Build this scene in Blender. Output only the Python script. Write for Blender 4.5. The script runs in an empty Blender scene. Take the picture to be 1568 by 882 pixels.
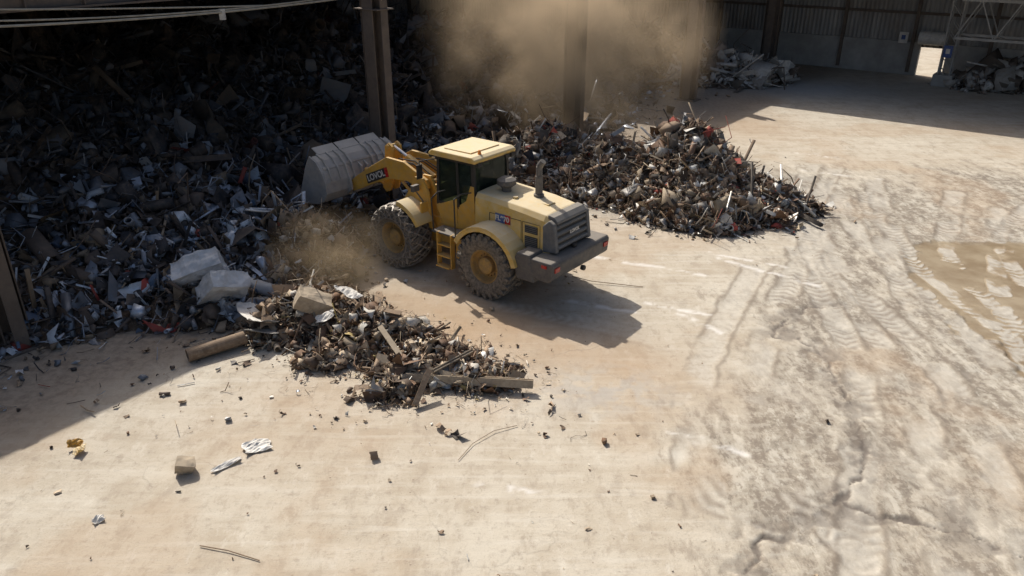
import bpy, math, random
import numpy as np
from mathutils import Vector, Matrix
random.seed(7)
rng = np.random.default_rng(11)
scene = bpy.context.scene
COL = bpy.context.collection

# ------------------------------------------------------------------ frame of the shed: s along the column row, o outwards
DX, DY = 0.607, 0.794
def W(s, o, z=0.0):
    n = o - 19.11
    return (DX*s + DY*n, DY*s - DX*n, z)
def SO(x, y):
    return DX*x + DY*y, DY*x - DX*y + 19.11

# ------------------------------------------------------------------ node helpers
def new_mat(name):
    m = bpy.data.materials.new(name); m.use_nodes = True
    nt = m.node_tree
    return m, nt, nt.nodes['Principled BSDF']
def N(nt, t, **kw):
    n = nt.nodes.new(t)
    for k, v in kw.items(): setattr(n, k, v)
    return n
def mixc(nt, fac, a, b, mode='MIX'):
    n = N(nt, 'ShaderNodeMix', data_type='RGBA', blend_type=mode)
    for sock, val in ((n.inputs[0], fac), (n.inputs[6], a), (n.inputs[7], b)):
        if hasattr(val, 'is_output'): nt.links.new(val, sock)
        elif isinstance(val, (int, float)): sock.default_value = val
        else: sock.default_value = (*val, 1.0) if len(val) == 3 else val
    return n.outputs[2]
def ramp(nt, src, p0, p1, v0=0.0, v1=1.0):
    n = N(nt, 'ShaderNodeMapRange'); n.clamp = True
    nt.links.new(src, n.inputs[0])
    n.inputs[1].default_value = p0; n.inputs[2].default_value = p1
    n.inputs[3].default_value = v0; n.inputs[4].default_value = v1
    return n.outputs[0]
def mth(nt, op, a, b=None):
    n = N(nt, 'ShaderNodeMath', operation=op)
    for sock, val in ((n.inputs[0], a), (n.inputs[1], b)):
        if val is None: continue
        if hasattr(val, 'is_output'): nt.links.new(val, sock)
        else: sock.default_value = val
    return n.outputs[0]
def noise(nt, scale, detail=4, rough=0.55, vec=None, w=None):
    n = N(nt, 'ShaderNodeTexNoise'); n.inputs['Scale'].default_value = scale
    n.inputs['Detail'].default_value = detail; n.inputs['Roughness'].default_value = rough
    if vec is not None: nt.links.new(vec, n.inputs['Vector'])
    return n.outputs[0]
def objvec(nt):
    return N(nt, 'ShaderNodeTexCoord').outputs['Object']
def bump(nt, b, h, strength, dist=0.02):
    n = N(nt, 'ShaderNodeBump'); n.inputs['Strength'].default_value = strength
    n.inputs['Distance'].default_value = dist
    nt.links.new(h, n.inputs['Height']); nt.links.new(n.outputs[0], b.inputs['Normal'])

def simple(name, col, rough=0.6, metal=0.0, dust=0.0, dustcol=(0.42, 0.33, 0.22), var=0.25, scale=3.0, topdust=0.0, bumpv=0.1):
    m, nt, b = new_mat(name)
    v = objvec(nt)
    n1 = noise(nt, scale, 4, 0.65, v)
    dark = tuple(c*(1-var) for c in col); lite = tuple(min(1, c*(1+var*0.6)) for c in col)
    c = mixc(nt, ramp(nt, n1, 0.3, 0.7), dark, lite)
    n2 = noise(nt, scale*2.7, 6, 0.7, v)
    geo = N(nt, 'ShaderNodeNewGeometry'); sep = N(nt, 'ShaderNodeSeparateXYZ')
    nt.links.new(geo.outputs['Normal'], sep.inputs[0])
    up = ramp(nt, sep.outputs[2], 0.2, 0.95, 0, topdust)
    d = mth(nt, 'MULTIPLY', ramp(nt, n2, 0.35, 0.65), dust)
    d = mth(nt, 'MAXIMUM', d, mth(nt, 'MULTIPLY', up, ramp(nt, n2, 0.2, 0.55, 0.55, 1.0)))
    c = mixc(nt, d, c, dustcol)
    nt.links.new(c, b.inputs['Base Color'])
    r = mth(nt, 'ADD', rough, mth(nt, 'MULTIPLY', d, 0.5)); 
    rr = mth(nt, 'MINIMUM', r, 0.95); nt.links.new(rr, b.inputs['Roughness'])
    if metal > 0:
        mm = mth(nt, 'MULTIPLY', mth(nt, 'SUBTRACT', 1.0, d), metal); nt.links.new(mm, b.inputs['Metallic'])
    if bumpv: bump(nt, b, n2, bumpv, 0.01)
    return m

M = {}
M['yellow'] = simple('yellow_paint', (0.66, 0.36, 0.04), 0.42, 0, 0.42, (0.46, 0.35, 0.21), 0.18, 2.5, 0.6)
M['yellow_top'] = simple('dusty_yellow_paint', (0.70, 0.44, 0.08), 0.45, 0, 0.5, (0.66, 0.56, 0.38), 0.14, 2.0, 0.95)
M['dkgrey'] = simple('grey_paint', (0.075, 0.075, 0.08), 0.5, 0, 0.4, (0.28, 0.24, 0.19), 0.3, 3, 0.65)
M['grille'] = simple('grille_grey', (0.10, 0.11, 0.125), 0.5, 0, 0.3, (0.33, 0.29, 0.23), 0.3, 3, 0.8)
M['black'] = simple('black_plastic', (0.02, 0.02, 0.02), 0.55, 0, 0.25, (0.16, 0.13, 0.1), 0.3, 4, 0.3)
M['tyre'] = simple('tyre_rubber', (0.075, 0.068, 0.06), 0.85, 0, 0.85, (0.29, 0.245, 0.19), 0.3, 5, 0.5, 0.3)
M['rim'] = simple('rim_paint', (0.44, 0.26, 0.06), 0.6, 0, 0.8, (0.26, 0.19, 0.12), 0.3, 4, 0.4)
M['chain'] = simple('chain_steel', (0.36, 0.33, 0.3), 0.45, 0.6, 0.4, (0.34, 0.28, 0.2), 0.3, 6, 0.0)
M['bucket'] = simple('worn_bucket_steel', (0.36, 0.35, 0.34), 0.5, 0.15, 0.6, (0.52, 0.47, 0.40), 0.3, 2.2, 0.7)
M['chrome'] = simple('cylinder_rod', (0.7, 0.7, 0.7), 0.2, 1.0, 0.2)
M['red'] = simple('red_lens', (0.5, 0.02, 0.015), 0.25, 0, 0.1)
M['orange'] = simple('orange_lens', (0.8, 0.25, 0.02), 0.3, 0, 0.1)
M['white'] = simple('white_paint', (0.72, 0.70, 0.65), 0.5, 0, 0.3)
M['blue'] = simple('blue_paint', (0.03, 0.09, 0.3), 0.5, 0, 0.2)
M['seat'] = simple('seat_fabric', (0.03, 0.03, 0.035), 0.8)
M['column'] = simple('column_steel', (0.12, 0.095, 0.078), 0.65, 0.1, 0.6, (0.21, 0.165, 0.125), 0.35, 1.2, 0.4)
M['rust'] = simple('rusty_pipe', (0.19, 0.12, 0.07), 0.75, 0.1, 0.7, (0.36, 0.28, 0.2), 0.4, 4, 0.5, 0.4)
M['plank'] = simple('pale_dusty_steel', (0.38, 0.30, 0.21), 0.8, 0.0, 0.7, (0.5, 0.42, 0.31), 0.3, 4, 0.5, 0.3)
M['concrete'] = simple('old_concrete', (0.27, 0.26, 0.24), 0.85, 0, 0.5, (0.18, 0.16, 0.14), 0.3, 0.7, 0.2, 0.3)
M['plaster'] = simple('crumpled_white_sheet', (0.55, 0.58, 0.61), 0.45, 0.1, 0.4, (0.34, 0.31, 0.28), 0.2, 2.5, 0.2, 0.4)
M['cable'] = simple('cable_sheath', (0.4, 0.37, 0.3), 0.6)
m, nt, b = new_mat('cab_glass')
b.inputs['Base Color'].default_value = (0.03, 0.045, 0.04, 1); b.inputs['Roughness'].default_value = 0.05
tr = N(nt, 'ShaderNodeBsdfTransparent'); tr.inputs[0].default_value = (0.6, 0.68, 0.62, 1)
mx = N(nt, 'ShaderNodeMixShader'); mx.inputs[0].default_value = 0.35
nt.links.new(tr.outputs[0], mx.inputs[1]); nt.links.new(b.outputs[0], mx.inputs[2])
nt.links.new(mx.outputs[0], nt.nodes['Material Output'].inputs[0])
M['glass'] = m
def corrugated(name, col, axis):
    m, nt, b = new_mat(name)
    v = objvec(nt); sep = N(nt, 'ShaderNodeSeparateXYZ'); nt.links.new(v, sep.inputs[0])
    wv = mth(nt, 'SINE', mth(nt, 'MULTIPLY', sep.outputs[axis], 2*math.pi/0.28))
    mp = N(nt, 'ShaderNodeMapping'); mp.inputs['Scale'].default_value = (1.2, 1.2, 0.15); nt.links.new(v, mp.inputs[0])
    n1 = noise(nt, 1.0, 5, 0.7, mp.outputs[0])
    n3 = noise(nt, 0.35, 3, 0.5, v)
    c = mixc(nt, ramp(nt, n1, 0.3, 0.7), tuple(k*0.6 for k in col), tuple(k*1.25 for k in col))
    c = mixc(nt, ramp(nt, n3, 0.5, 0.65, 0, 0.5), c, (col[0]*0.6, col[1]*0.5, col[2]*0.42))
    nt.links.new(c, b.inputs['Base Color']); b.inputs['Roughness'].default_value = 0.7
    bump(nt, b, wv, 0.8, 0.03)
    return m
M['clad'] = corrugated('corrugated_cladding', (0.14, 0.13, 0.12), 0)

# ------------------------------------------------------------------ mesh helpers
def mkobj(name, verts, faces, mat, parent=None, bevel=0.0, smooth=False, mats=None, midx=None):
    me = bpy.data.meshes.new(name)
    me.from_pydata([tuple(v) for v in verts], [], [tuple(f) for f in faces]); 
    for mm in (mats or [mat]): me.materials.append(mm)
    if midx is not None: me.polygons.foreach_set('material_index', midx)
    if smooth: me.polygons.foreach_set('use_smooth', [True]*len(me.polygons))
    me.update()
    ob = bpy.data.objects.new(name, me); COL.objects.link(ob)
    if parent: ob.parent = parent
    if bevel > 0:
        bv = ob.modifiers.new('bevel', 'BEVEL'); bv.width = bevel; bv.segments = 2; bv.limit_method = 'ANGLE'; bv.angle_limit = math.radians(35)
    return ob
class B:
    def __init__(s): s.v = []; s.f = []
    def add(s, vs, fs):
        o = len(s.v); s.v += [tuple(v) for v in vs]; s.f += [tuple(i+o for i in f) for f in fs]; return s
    def box(s, c, d, R=None):
        x, y, z = d[0]/2, d[1]/2, d[2]/2
        vs = [Vector((i*x, j*y, k*z)) for i in (-1, 1) for j in (-1, 1) for k in (-1, 1)]
        if R is not None: vs = [R @ v for v in vs]
        vs = [v + Vector(c) for v in vs]
        return s.add(vs, [(0, 1, 3, 2), (4, 6, 7, 5), (0, 4, 5, 1), (2, 3, 7, 6), (0, 2, 6, 4), (1, 5, 7, 3)])
    def prism(s, prof, y0, y1):
        n = len(prof)
        a = sum(prof[i][0]*prof[(i+1) % n][1]-prof[(i+1) % n][0]*prof[i][1] for i in range(n))
        if a < 0: prof = prof[::-1]
        if y0 > y1: y0, y1 = y1, y0
        vs = [(x, y0, z) for x, z in prof] + [(x, y1, z) for x, z in prof]
        fs = [tuple(range(n)), tuple(range(2*n-1, n-1, -1))] + [(i, i+n, (i+1) % n+n, (i+1) % n) for i in range(n)]
        return s.add(vs, fs)
    def tube(s, p0, p1, r, n=12, r1=None, caps=True):
        p0, p1 = Vector(p0), Vector(p1); d = (p1-p0).normalized(); q = d.to_track_quat('Z', 'Y')
        r1 = r if r1 is None else r1
        vs = [p0 + q @ Vector((r*math.cos(t*2*math.pi/n), r*math.sin(t*2*math.pi/n), 0)) for t in range(n)]
        vs += [p1 + q @ Vector((r1*math.cos(t*2*math.pi/n), r1*math.sin(t*2*math.pi/n), 0)) for t in range(n)]
        fs = [(i, (i+1) % n, (i+1) % n+n, i+n) for i in range(n)]
        if caps: fs += [tuple(range(n-1, -1, -1)), tuple(range(n, 2*n))]
        return s.add(vs, fs)
    def path(s, pts, r, n=8):
        for a, b_ in zip(pts[:-1], pts[1:]): s.tube(a, b_, r, n)
        return s
    def lathe(s, prof, c, n=48):   # prof (r, y), axis y through c
        k = len(prof)
        vs = [(c[0]+r*math.cos(2*math.pi*i/n), c[1]+y, c[2]+r*math.sin(2*math.pi*i/n)) for i in range(n) for r, y in prof]
        fs = [(i*k+j, i*k+j+1, ((i+1) % n)*k+j+1, ((i+1) % n)*k+j) for i in range(n) for j in range(k-1)]
        return s.add(vs, fs)
    def obj(s, name, mat, parent=None, bevel=0.0, smooth=False):
        return mkobj(name, s.v, s.f, mat, parent, bevel, smooth)

def empty(name, loc=(0, 0, 0), rz=0.0):
    e = bpy.data.objects.new(name, None); COL.objects.link(e); e.location = loc; e.rotation_euler = (0, 0, rz); e.empty_display_size = 0.3
    return e

# ------------------------------------------------------------------ numpy noise
_T = rng.random((256, 256))
def vnoise(x, y):
    xi = np.floor(x).astype(int); yi = np.floor(y).astype(int); fx = x-xi; fy = y-yi
    fx = fx*fx*(3-2*fx); fy = fy*fy*(3-2*fy)
    a = _T[xi % 256, yi % 256]; b = _T[(xi+1) % 256, yi % 256]; c = _T[xi % 256, (yi+1) % 256]; d = _T[(xi+1) % 256, (yi+1) % 256]
    return (a*(1-fx)+b*fx)*(1-fy)+(c*(1-fx)+d*fx)*fy
def fbm(x, y, sc, o=4, seed=0):
    r = 0; a = 1; t = 0
    for i in range(o):
        r = r + a*vnoise(x*sc+17.3*i+seed*31.7, y*sc+9.1*i+seed*13.3); t += a; a *= 0.55; sc *= 2.03
    return r/t
def sstep(a, b, x):
    t = np.clip((x-a)/(b-a), 0, 1); return t*t*(3-2*t)
def polydist(x, y, pts):
    best = np.full(x.shape, 1e9); al = np.zeros(x.shape); side = np.zeros(x.shape); L = 0
    for (ax, ay), (bx, by) in zip(pts[:-1], pts[1:]):
        dx, dy = bx-ax, by-ay; l = math.hypot(dx, dy)
        t = np.clip(((x-ax)*dx+(y-ay)*dy)/l**2, 0, 1)
        px, py = x-ax-t*dx, y-ay-t*dy; d = np.hypot(px, py)
        m = d < best; best = np.where(m, d, best); al = np.where(m, L+t*l, al); side = np.where(m, (dx*py-dy*px)/l, side); L += l
    return best, al, side

# ------------------------------------------------------------------ ground
def build_ground():
    xs = np.concatenate([[-160, -110, -70, -45, -30, -22], np.arange(-16, 21, 0.045), [22, 24, 27, 30, 34, 38, 45, 60, 90, 160]])
    yl = [7.5]
    while yl[-1] < 60: yl.append(yl[-1]*1.0042)
    ys = np.concatenate([[-60, -30, -10, 0, 4, 6.5], yl, [64, 70, 80, 100, 140, 200]])
    X, Y = np.meshgrid(xs, ys, indexing='xy'); x = X.ravel(); y = Y.ravel()
    wx = x+1.5*(fbm(x, y, 0.7, 5, 1)-0.5); wy = y+1.5*(fbm(x, y, 0.7, 5, 2)-0.5)
    wx2 = x+0.22*(fbm(x, y, 2.2, 4, 3)-0.5); wy2 = y+0.22*(fbm(x, y, 2.2, 4, 4)-0.5)
    bnd = np.interp(y, [7, 8.8, 11.7, 13.9, 16, 20, 25, 31, 40], [1.6, 2.2, 3.6, 4.9, 6.0, 7.9, 9.0, 10.8, 16])
    d = x-bnd+2.6*(fbm(x, y, 0.4, 4, 5)-0.5)
    mud = sstep(-1.8, 2.2, d)*(1-sstep(27, 34, y))
    blot = fbm(x*1.3+y*0.2, y*0.6-x*0.1, 0.7, 5, 6)
    mud *= 0.55+0.45*sstep(0.36, 0.6, blot)
    mud = np.maximum(mud, 0.35*sstep(-5, 1.0, d)*(1-sstep(24, 30, y))*sstep(0.45, 0.6, fbm(x, y, 0.8, 4, 61)))
    poly = [(11.6, 20.9), (12.6, 22.4), (13.8, 22.9), (17, 22.7), (19, 19), (18, 14), (14, 11.8), (11.7, 12.8), (11.2, 16), (11.2, 18.2), (11.6, 20.9)]
    pd, _, _ = polydist(wx, wy, poly)
    inside = np.zeros(x.shape, bool)
    for (ax, ay), (bx, by) in zip(poly[:-1], poly[1:]):
        cnd = ((ay > wy) != (by > wy)) & (wx < (bx-ax)*(wy-ay)/(by-ay+1e-9)+ax); inside ^= cnd
    sd = np.where(inside, pd, -pd)
    pud = sstep(-0.3, 0.5, sd + 1.0*(fbm(x, y, 1.3, 5, 7)-0.5))
    light = np.zeros(x.shape); dark = np.zeros(x.shape); hgt = np.zeros(x.shape)
    base = [
        [(12.39, 28.34), (11.33, 24.39), (10.87, 21.04), (11.08, 19.21), (11.15, 17.27), (11.04, 15.32), (10.93, 13.95), (10.2, 11)],
        [(14.3, 29.6), (13.0, 25.7), (12.02, 22.06), (11.83, 19.6), (12.1, 16.5), (12.0, 13), (11, 9)],
        [(11, 28), (10.0, 24.4), (9.5, 20.5), (9.44, 18.35), (9.66, 16.2), (9.55, 13.93), (8.6, 10.6), (7.8, 8)],
        [(16.5, 27.5), (14.6, 24.3), (13.0, 21.4), (12.6, 18), (12.9, 15), (13, 12)],
        [(18.5, 26), (16, 23.5), (14.4, 20.5), (14.2, 17)],
        [(12.9, 32), (9.2, 24.5), (8.4, 20), (8.2, 17), (7.6, 14), (6.2, 11), (5.0, 8)],
        [(13.9, 32), (10.6, 25.8), (9.0, 22.0), (8.9, 17.5), (8.6, 14), (7.6, 11), (6.4, 8)],
        [(-0.5, 18.2), (2.5, 16.87), (4.77, 15.4), (6.8, 13), (7.8, 10), (8.2, 7.5)],
        [(1.6, 19.6), (4.0, 18.4), (6.2, 17.0), (8.6, 14.4), (10.2, 11.4), (11, 8)],
        [(5.5, 9.2), (4.7, 11.2), (4.9, 13.5), (6.2, 16.5), (8.0, 20), (12, 27)],
        [(3.6, 8), (3.2, 11), (3.8, 14), (5.4, 17.4), (7.4, 21), (11, 28)],
        [(13.2, 27.5), (12.2, 24.2), (11.4, 21.4), (10.4, 18), (10.3, 15), (10.1, 12.5), (9.2, 9)],
        [(19, 24), (16.4, 21), (14.6, 18.5), (13.4, 16), (12.2, 13)],
        [(17, 25.5), (14.9, 22), (13.3, 19.0), (12.2, 16.8), (11.6, 14.5), (11.4, 12)],
    ]
    for i, pts in enumerate(base):
        P = np.array(pts, float); tt = np.arange(len(P)); q = np.linspace(0, len(P)-1, len(P)*3)
        Pi = np.stack([np.interp(q, tt, P[:, 0]), np.interp(q, tt, P[:, 1])], 1)
        for _ in range(2): Pi[1:-1] = (Pi[:-2]+2*Pi[1:-1]+Pi[2:])/4
        dd, al, side = polydist(wx2, wy2, [tuple(p) for p in Pi])
        prof = 1-sstep(0.2, 0.36, dd)
        chev = 0.5+0.5*np.sin(2*math.pi*(al/0.26+np.abs(side)*2.2))
        thr = np.where(pud > 0.3, 0.33, 0.40)
        brk = sstep(thr, thr+0.2, fbm(x, y, 0.8, 4, 20+i))
        cs = sstep(0.46, 0.62, fbm(x, y, 0.5, 3, 50+i))
        chev = chev*cs+0.75*(1-cs)
        wgt = (0.4 if i in (7, 8) else 0.95)*prof*brk
        light = np.maximum(light, wgt*(0.2+0.8*chev)); dark = np.maximum(dark, prof*brk*(1-chev)*(0.3 if i in (7, 8) else 0.85))
        edge = np.exp(-((dd-0.37)/0.06)**2)*brk
        dark = np.maximum(dark, 0.85*edge*(0.3 if i in (7, 8) else 1.0))
        hgt += prof*(-0.02+0.010*chev)*brk*(0.3 if i in (7, 8) else 1.0)
        rim = np.exp(-((dd-0.40)/0.07)**2); hgt += 0.014*rim*brk*mud
    crack = np.zeros(x.shape)
    cr = [[(6.38, 16.51), (6.86, 17.27), (7.78, 18.01), (8.54, 18.01)],
          [(6.43, 16.41), (6.9, 16.19), (7.27, 15.47), (7.16, 14.21), (6.95, 12.99), (6.7, 11.92), (6.22, 10.97), (5.44, 10.21), (4.62, 9.74), (4.07, 9.52), (3.66, 8.83)],
          [(5.81, 10.45), (6.23, 10.13), (6.71, 9.97), (7.35, 9.74), (8.01, 9.1)]]
    for ci, c in enumerate(cr):
        wxx = x+0.35*(fbm(x, y, 1.2, 4, 1)-0.5)+0.3*(fbm(x, y, 4, 4, 71)-0.5); wyy = y+0.35*(fbm(x, y, 1.2, 4, 2)-0.5)+0.3*(fbm(x, y, 4, 4, 72)-0.5)
        dd, al, _ = polydist(wxx, wyy, c); wdt = 0.010+0.12*np.clip(fbm(x, y, 2.5, 3, 9)-0.45, 0, 1)
        br = 0.3+0.7*sstep(0.35, 0.5, fbm(x, y, 1.3, 3, 73))
        crack = np.maximum(crack, br*(1-sstep(wdt*0.6, wdt*1.6+0.02, dd)))
        crack = np.maximum(crack, 0.6*(1-sstep(0.05, 0.7, dd))*sstep(0.42, 0.6, fbm(x, y, 3, 5, 10)))
    ca, sa = math.cos(-0.55), math.sin(-0.55)
    rx = ((x+0.2)*ca+(y-16.8)*sa)/4.4; ry = (-(x+0.2)*sa+(y-16.8)*ca)/1.7
    red = np.exp(-(rx**2+ry**2)**1.2)*(0.5+1.0*fbm(x, y, 0.8, 4, 11))
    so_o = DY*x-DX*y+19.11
    red = np.maximum(red, 0.7*np.exp(-((x-11.5)**2/9+(y-38.5)**2/12)))
    red = np.maximum(red, 0.45*np.exp(-((x+4)**2/6+(y-13)**2/3))*fbm(x, y, 1.2, 4, 62)*2)
    red = np.maximum(red, 0.35*sstep(0.5, 0.66, fbm(x, y, 0.35, 5, 63)))
    dirt = sstep(5.2, 2.8, so_o + 1.6*(fbm(x, y, 0.6, 4, 12)-0.5))  # mask for brown shade painted on the ground along the eave's shadow
    grav = np.exp(-(((x-1.9)/1.5)**2+((y-14.0)/0.9)**2)) * sstep(0.4, 0.6, fbm(x, y, 4, 4, 13))
    white = np.zeros(x.shape)
    for p in ([(1.15, 18.5), (3.1, 17.7)], [(4.3, 17.6), (5.1, 16.6)], [(3.6, 18.2), (5.0, 17.5)], [(5.2, 22), (8.0, 20.6)], [(-0.6, 10.9), (0.7, 10.6)], [(11.8, 30.4), (14.5, 29.2)], [(12.5, 33), (14, 32.2)], [(2.2, 21.5), (5.5, 20)], [(3, 12.6), (4.4, 11.8)], [(6.2, 21.2), (8.6, 19.2)]):
        dd, al, _ = polydist(wx2, wy2, p); white = np.maximum(white, (1-sstep(0.02, 0.16, dd))*sstep(0.4, 0.6, fbm(x*1.5, y*3, 2, 4, 14)))
    lug = 0.5+0.5*np.sin(2*math.pi*((x*0.8+y*0.6)/0.30+np.abs(((x*0.6-y*0.8) % 0.9)-0.45)*1.6))
    wt = np.exp(-(((x-4.3)/1.2)**2+((y-10.4)/0.9)**2)**2)*sstep(0.48, 0.6, fbm(x, y, 1.6, 4, 15))
    light = np.maximum(light, 0.9*wt*lug); dark = np.maximum(dark, 0.8*wt*(1-lug))
    blue = np.exp(-(((x-18.5)/5)**2+((y-48)/3.0)**2))*(0.4+0.8*fbm(x, y, 0.5, 3, 16))
    z = hgt + mud*(fbm(x, y, 1.6, 5, 17)-0.5)*0.07 + (fbm(x, y, 0.25, 3, 18)-0.5)*0.03 - 0.04*crack
    z = np.where(pud > 0.5, -0.035+z*0.2+0.02*(1-pud), z)
    far = (np.abs(x) > 22) | (y > 62) | (y < 7); z = np.where(far, 0, z)
    nx, ny = len(xs), len(ys)
    me = bpy.data.meshes.new('ground')
    co = np.stack([x, y, z], 1).astype(np.float32)
    idx = np.arange(nx*ny).reshape(ny, nx)
    q = np.stack([idx[:-1, :-1], idx[:-1, 1:], idx[1:, 1:], idx[1:, :-1]], -1).reshape(-1, 4)
    me.vertices.add(len(co)); me.vertices.foreach_set('co', co.ravel())
    me.loops.add(q.size); me.loops.foreach_set('vertex_index', q.ravel().astype(np.int32))
    me.polygons.add(len(q)); me.polygons.foreach_set('loop_start', np.arange(0, q.size, 4, dtype=np.int32))
    me.polygons.foreach_set('use_smooth', np.ones(len(q), bool))
    me.update(calc_edges=True)
    def attr(name, r, g, b_, a_):
        at = me.color_attributes.new(name, 'FLOAT_COLOR', 'POINT')
        at.data.foreach_set('color', np.clip(np.stack([r, g, b_, a_], 1), 0, 1).astype(np.float32).ravel())
    attr('mA', mud, pud, light, dark); attr('mB', red, crack, white, dirt); attr('mC', grav, blue, np.zeros_like(x), np.ones_like(x))  # dirt carries the painted shade along the eave
    ob = bpy.data.objects.new('ground', me); COL.objects.link(ob)
    m, nt, b = new_mat('yard_ground')
    def A(n):
        a_ = N(nt, 'ShaderNodeAttribute'); a_.attribute_name = n; s = N(nt, 'ShaderNodeSeparateColor'); nt.links.new(a_.outputs['Color'], s.inputs[0]); return s.outputs[0], s.outputs[1], s.outputs[2], a_.outputs['Alpha']
    mudA, pudA, lightA, darkA = A('mA'); redA, crackA, whiteA, shade_tintA = A('mB'); gravA, blueA, _, _ = A('mC')
    v = objvec(nt)
    n_big = noise(nt, 0.18, 4, 0.6, v); n_mid = noise(nt, 0.9, 6, 0.66, v); n_fine = noise(nt, 5, 6, 0.72, v); n_grit = noise(nt, 38, 3, 0.7, v)
    ms = N(nt, 'ShaderNodeMapping'); ms.inputs['Rotation'].default_value = (0, 0, math.radians(-14)); ms.inputs['Scale'].default_value = (1.5, 0.6, 1); nt.links.new(v, ms.inputs[0])
    n_bl = noise(nt, 1.7, 8, 0.72, ms.outputs[0])
    c = mixc(nt, ramp(nt, n_big, 0.35, 0.65), (0.475, 0.415, 0.325), (0.545, 0.495, 0.405))
    c = mixc(nt, ramp(nt, n_mid, 0.45, 0.66, 0, 0.75), c, (0.39, 0.325, 0.24))
    c = mixc(nt, ramp(nt, n_bl, 0.53, 0.60, 0, 0.5), c, (0.36, 0.30, 0.23))
    c = mixc(nt, ramp(nt, n_bl, 0.44, 0.36, 0, 0.5), c, (0.60, 0.555, 0.47))
    c = mixc(nt, ramp(nt, n_fine, 0.53, 0.68, 0, 0.6), c, (0.30, 0.25, 0.195))
    c = mixc(nt, ramp(nt, n_grit, 0.56, 0.72, 0, 0.45), c, (0.20, 0.165, 0.13))
    mp = N(nt, 'ShaderNodeMapping'); mp.inputs['Rotation'].default_value = (0, 0, math.radians(32)); mp.inputs['Scale'].default_value = (0.35, 4.0, 1); nt.links.new(v, mp.inputs[0])
    n_st = noise(nt, 1.1, 5, 0.6, mp.outputs[0])
    c = mixc(nt, ramp(nt, n_st, 0.52, 0.68, 0, 0.4), c, (0.61, 0.57, 0.49))
    c = mixc(nt, ramp(nt, n_st, 0.44, 0.34, 0, 0.35), c, (0.37, 0.31, 0.235))
    sp = N(nt, 'ShaderNodeTexVoronoi'); sp.inputs['Scale'].default_value = 4.5; nt.links.new(v, sp.inputs['Vector'])
    spk = mth(nt, 'MULTIPLY', ramp(nt, sp.outputs['Distance'], 0.05, 0.09, 1, 0), ramp(nt, n_mid, 0.44, 0.58))
    c = mixc(nt, mth(nt, 'MULTIPLY', spk, 0.65), c, (0.18, 0.135, 0.1))
    mc = mixc(nt, ramp(nt, n_mid, 0.38, 0.62), (0.255, 0.22, 0.17), (0.385, 0.345, 0.28))
    mc = mixc(nt, ramp(nt, n_bl, 0.50, 0.55, 0, 0.8), mc, (0.185, 0.15, 0.115))
    mc = mixc(nt, ramp(nt, n_fine, 0.51, 0.58, 0, 0.6), mc, (0.46, 0.42, 0.35))
    mc = mixc(nt, ramp(nt, n_bl, 0.46, 0.42, 0, 0.8), mc, (0.51, 0.47, 0.395))
    mc = mixc(nt, ramp(nt, n_fine, 0.45, 0.40, 0, 0.65), mc, (0.17, 0.14, 0.11))
    edge = mth(nt, 'ADD', mudA, mth(nt, 'MULTIPLY', mth(nt, 'SUBTRACT', n_bl, 0.5), 1.6))
    c = mixc(nt, ramp(nt, edge, 0.2, 0.7, 0, 0.92), c, mc)
    c = mixc(nt, mth(nt, 'MULTIPLY', redA, 0.8), c, (0.37, 0.245, 0.14))
    dc = mixc(nt, ramp(nt, n_fine, 0.4, 0.6), (0.20, 0.155, 0.115), (0.32, 0.26, 0.195))  # warm shade tones, mixed into the ground colour
    c = mixc(nt, mth(nt, 'MULTIPLY', shade_tintA, 0.85), c, dc)
    c = mixc(nt, mth(nt, 'MULTIPLY', darkA, 0.75), c, (0.18, 0.145, 0.11))
    lf = mth(nt, 'MULTIPLY', lightA, ramp(nt, n_fine, 0.35, 0.6, 1.0, 0.4))
    c = mixc(nt, mth(nt, 'MULTIPLY', lf, 0.8), c, (0.59, 0.555, 0.48))
    c = mixc(nt, mth(nt, 'MULTIPLY', gravA, 0.6), c, (0.38, 0.36, 0.33))
    c = mixc(nt, mth(nt, 'MULTIPLY', blueA, 0.6), c, (0.42, 0.47, 0.50))
    c = mixc(nt, mth(nt, 'MULTIPLY', whiteA, 0.8), c, (0.70, 0.67, 0.62))
    pm = mth(nt, 'MULTIPLY', pudA, mth(nt, 'SUBTRACT', 1.0, mth(nt, 'MULTIPLY', lightA, 1.0)))
    pm = mth(nt, 'ADD', pm, mth(nt, 'MULTIPLY', mth(nt, 'SUBTRACT', n_bl, 0.5), 1.0))
    pm = mth(nt, 'MULTIPLY', pm, ramp(nt, pudA, 0.0, 0.2))
    pc = mixc(nt, ramp(nt, n_mid, 0.4, 0.6), (0.25, 0.185, 0.11), (0.35, 0.28, 0.185))
    c = mixc(nt, ramp(nt, pm, 0.3, 0.6), c, pc)
    c = mixc(nt, mth(nt, 'MULTIPLY', crackA, 0.85), c, (0.11, 0.09, 0.075))
    vor = N(nt, 'ShaderNodeTexVoronoi', feature='DISTANCE_TO_EDGE'); vor.inputs['Scale'].default_value = 0.32
    vv = N(nt, 'ShaderNodeVectorMath', operation='ADD'); nn = N(nt, 'ShaderNodeTexNoise'); nn.inputs['Scale'].default_value = 1.3; nn.inputs['Detail'].default_value = 4
    nt.links.new(v, nn.inputs['Vector']); nt.links.new(v, vv.inputs[0]); nt.links.new(nn.outputs['Color'], vv.inputs[1]); nt.links.new(vv.outputs[0], vor.inputs['Vector'])
    hair = mth(nt, 'MULTIPLY', ramp(nt, vor.outputs['Distance'], 0.0, 0.008, 1, 0), ramp(nt, n_big, 0.48, 0.6))
    c = mixc(nt, mth(nt, 'MULTIPLY', hair, 0.4), c, (0.13, 0.11, 0.09))
    nt.links.new(c, b.inputs['Base Color'])
    rgh = ramp(nt, pm, 0.45, 0.8, 0.92, 0.28)
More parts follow.
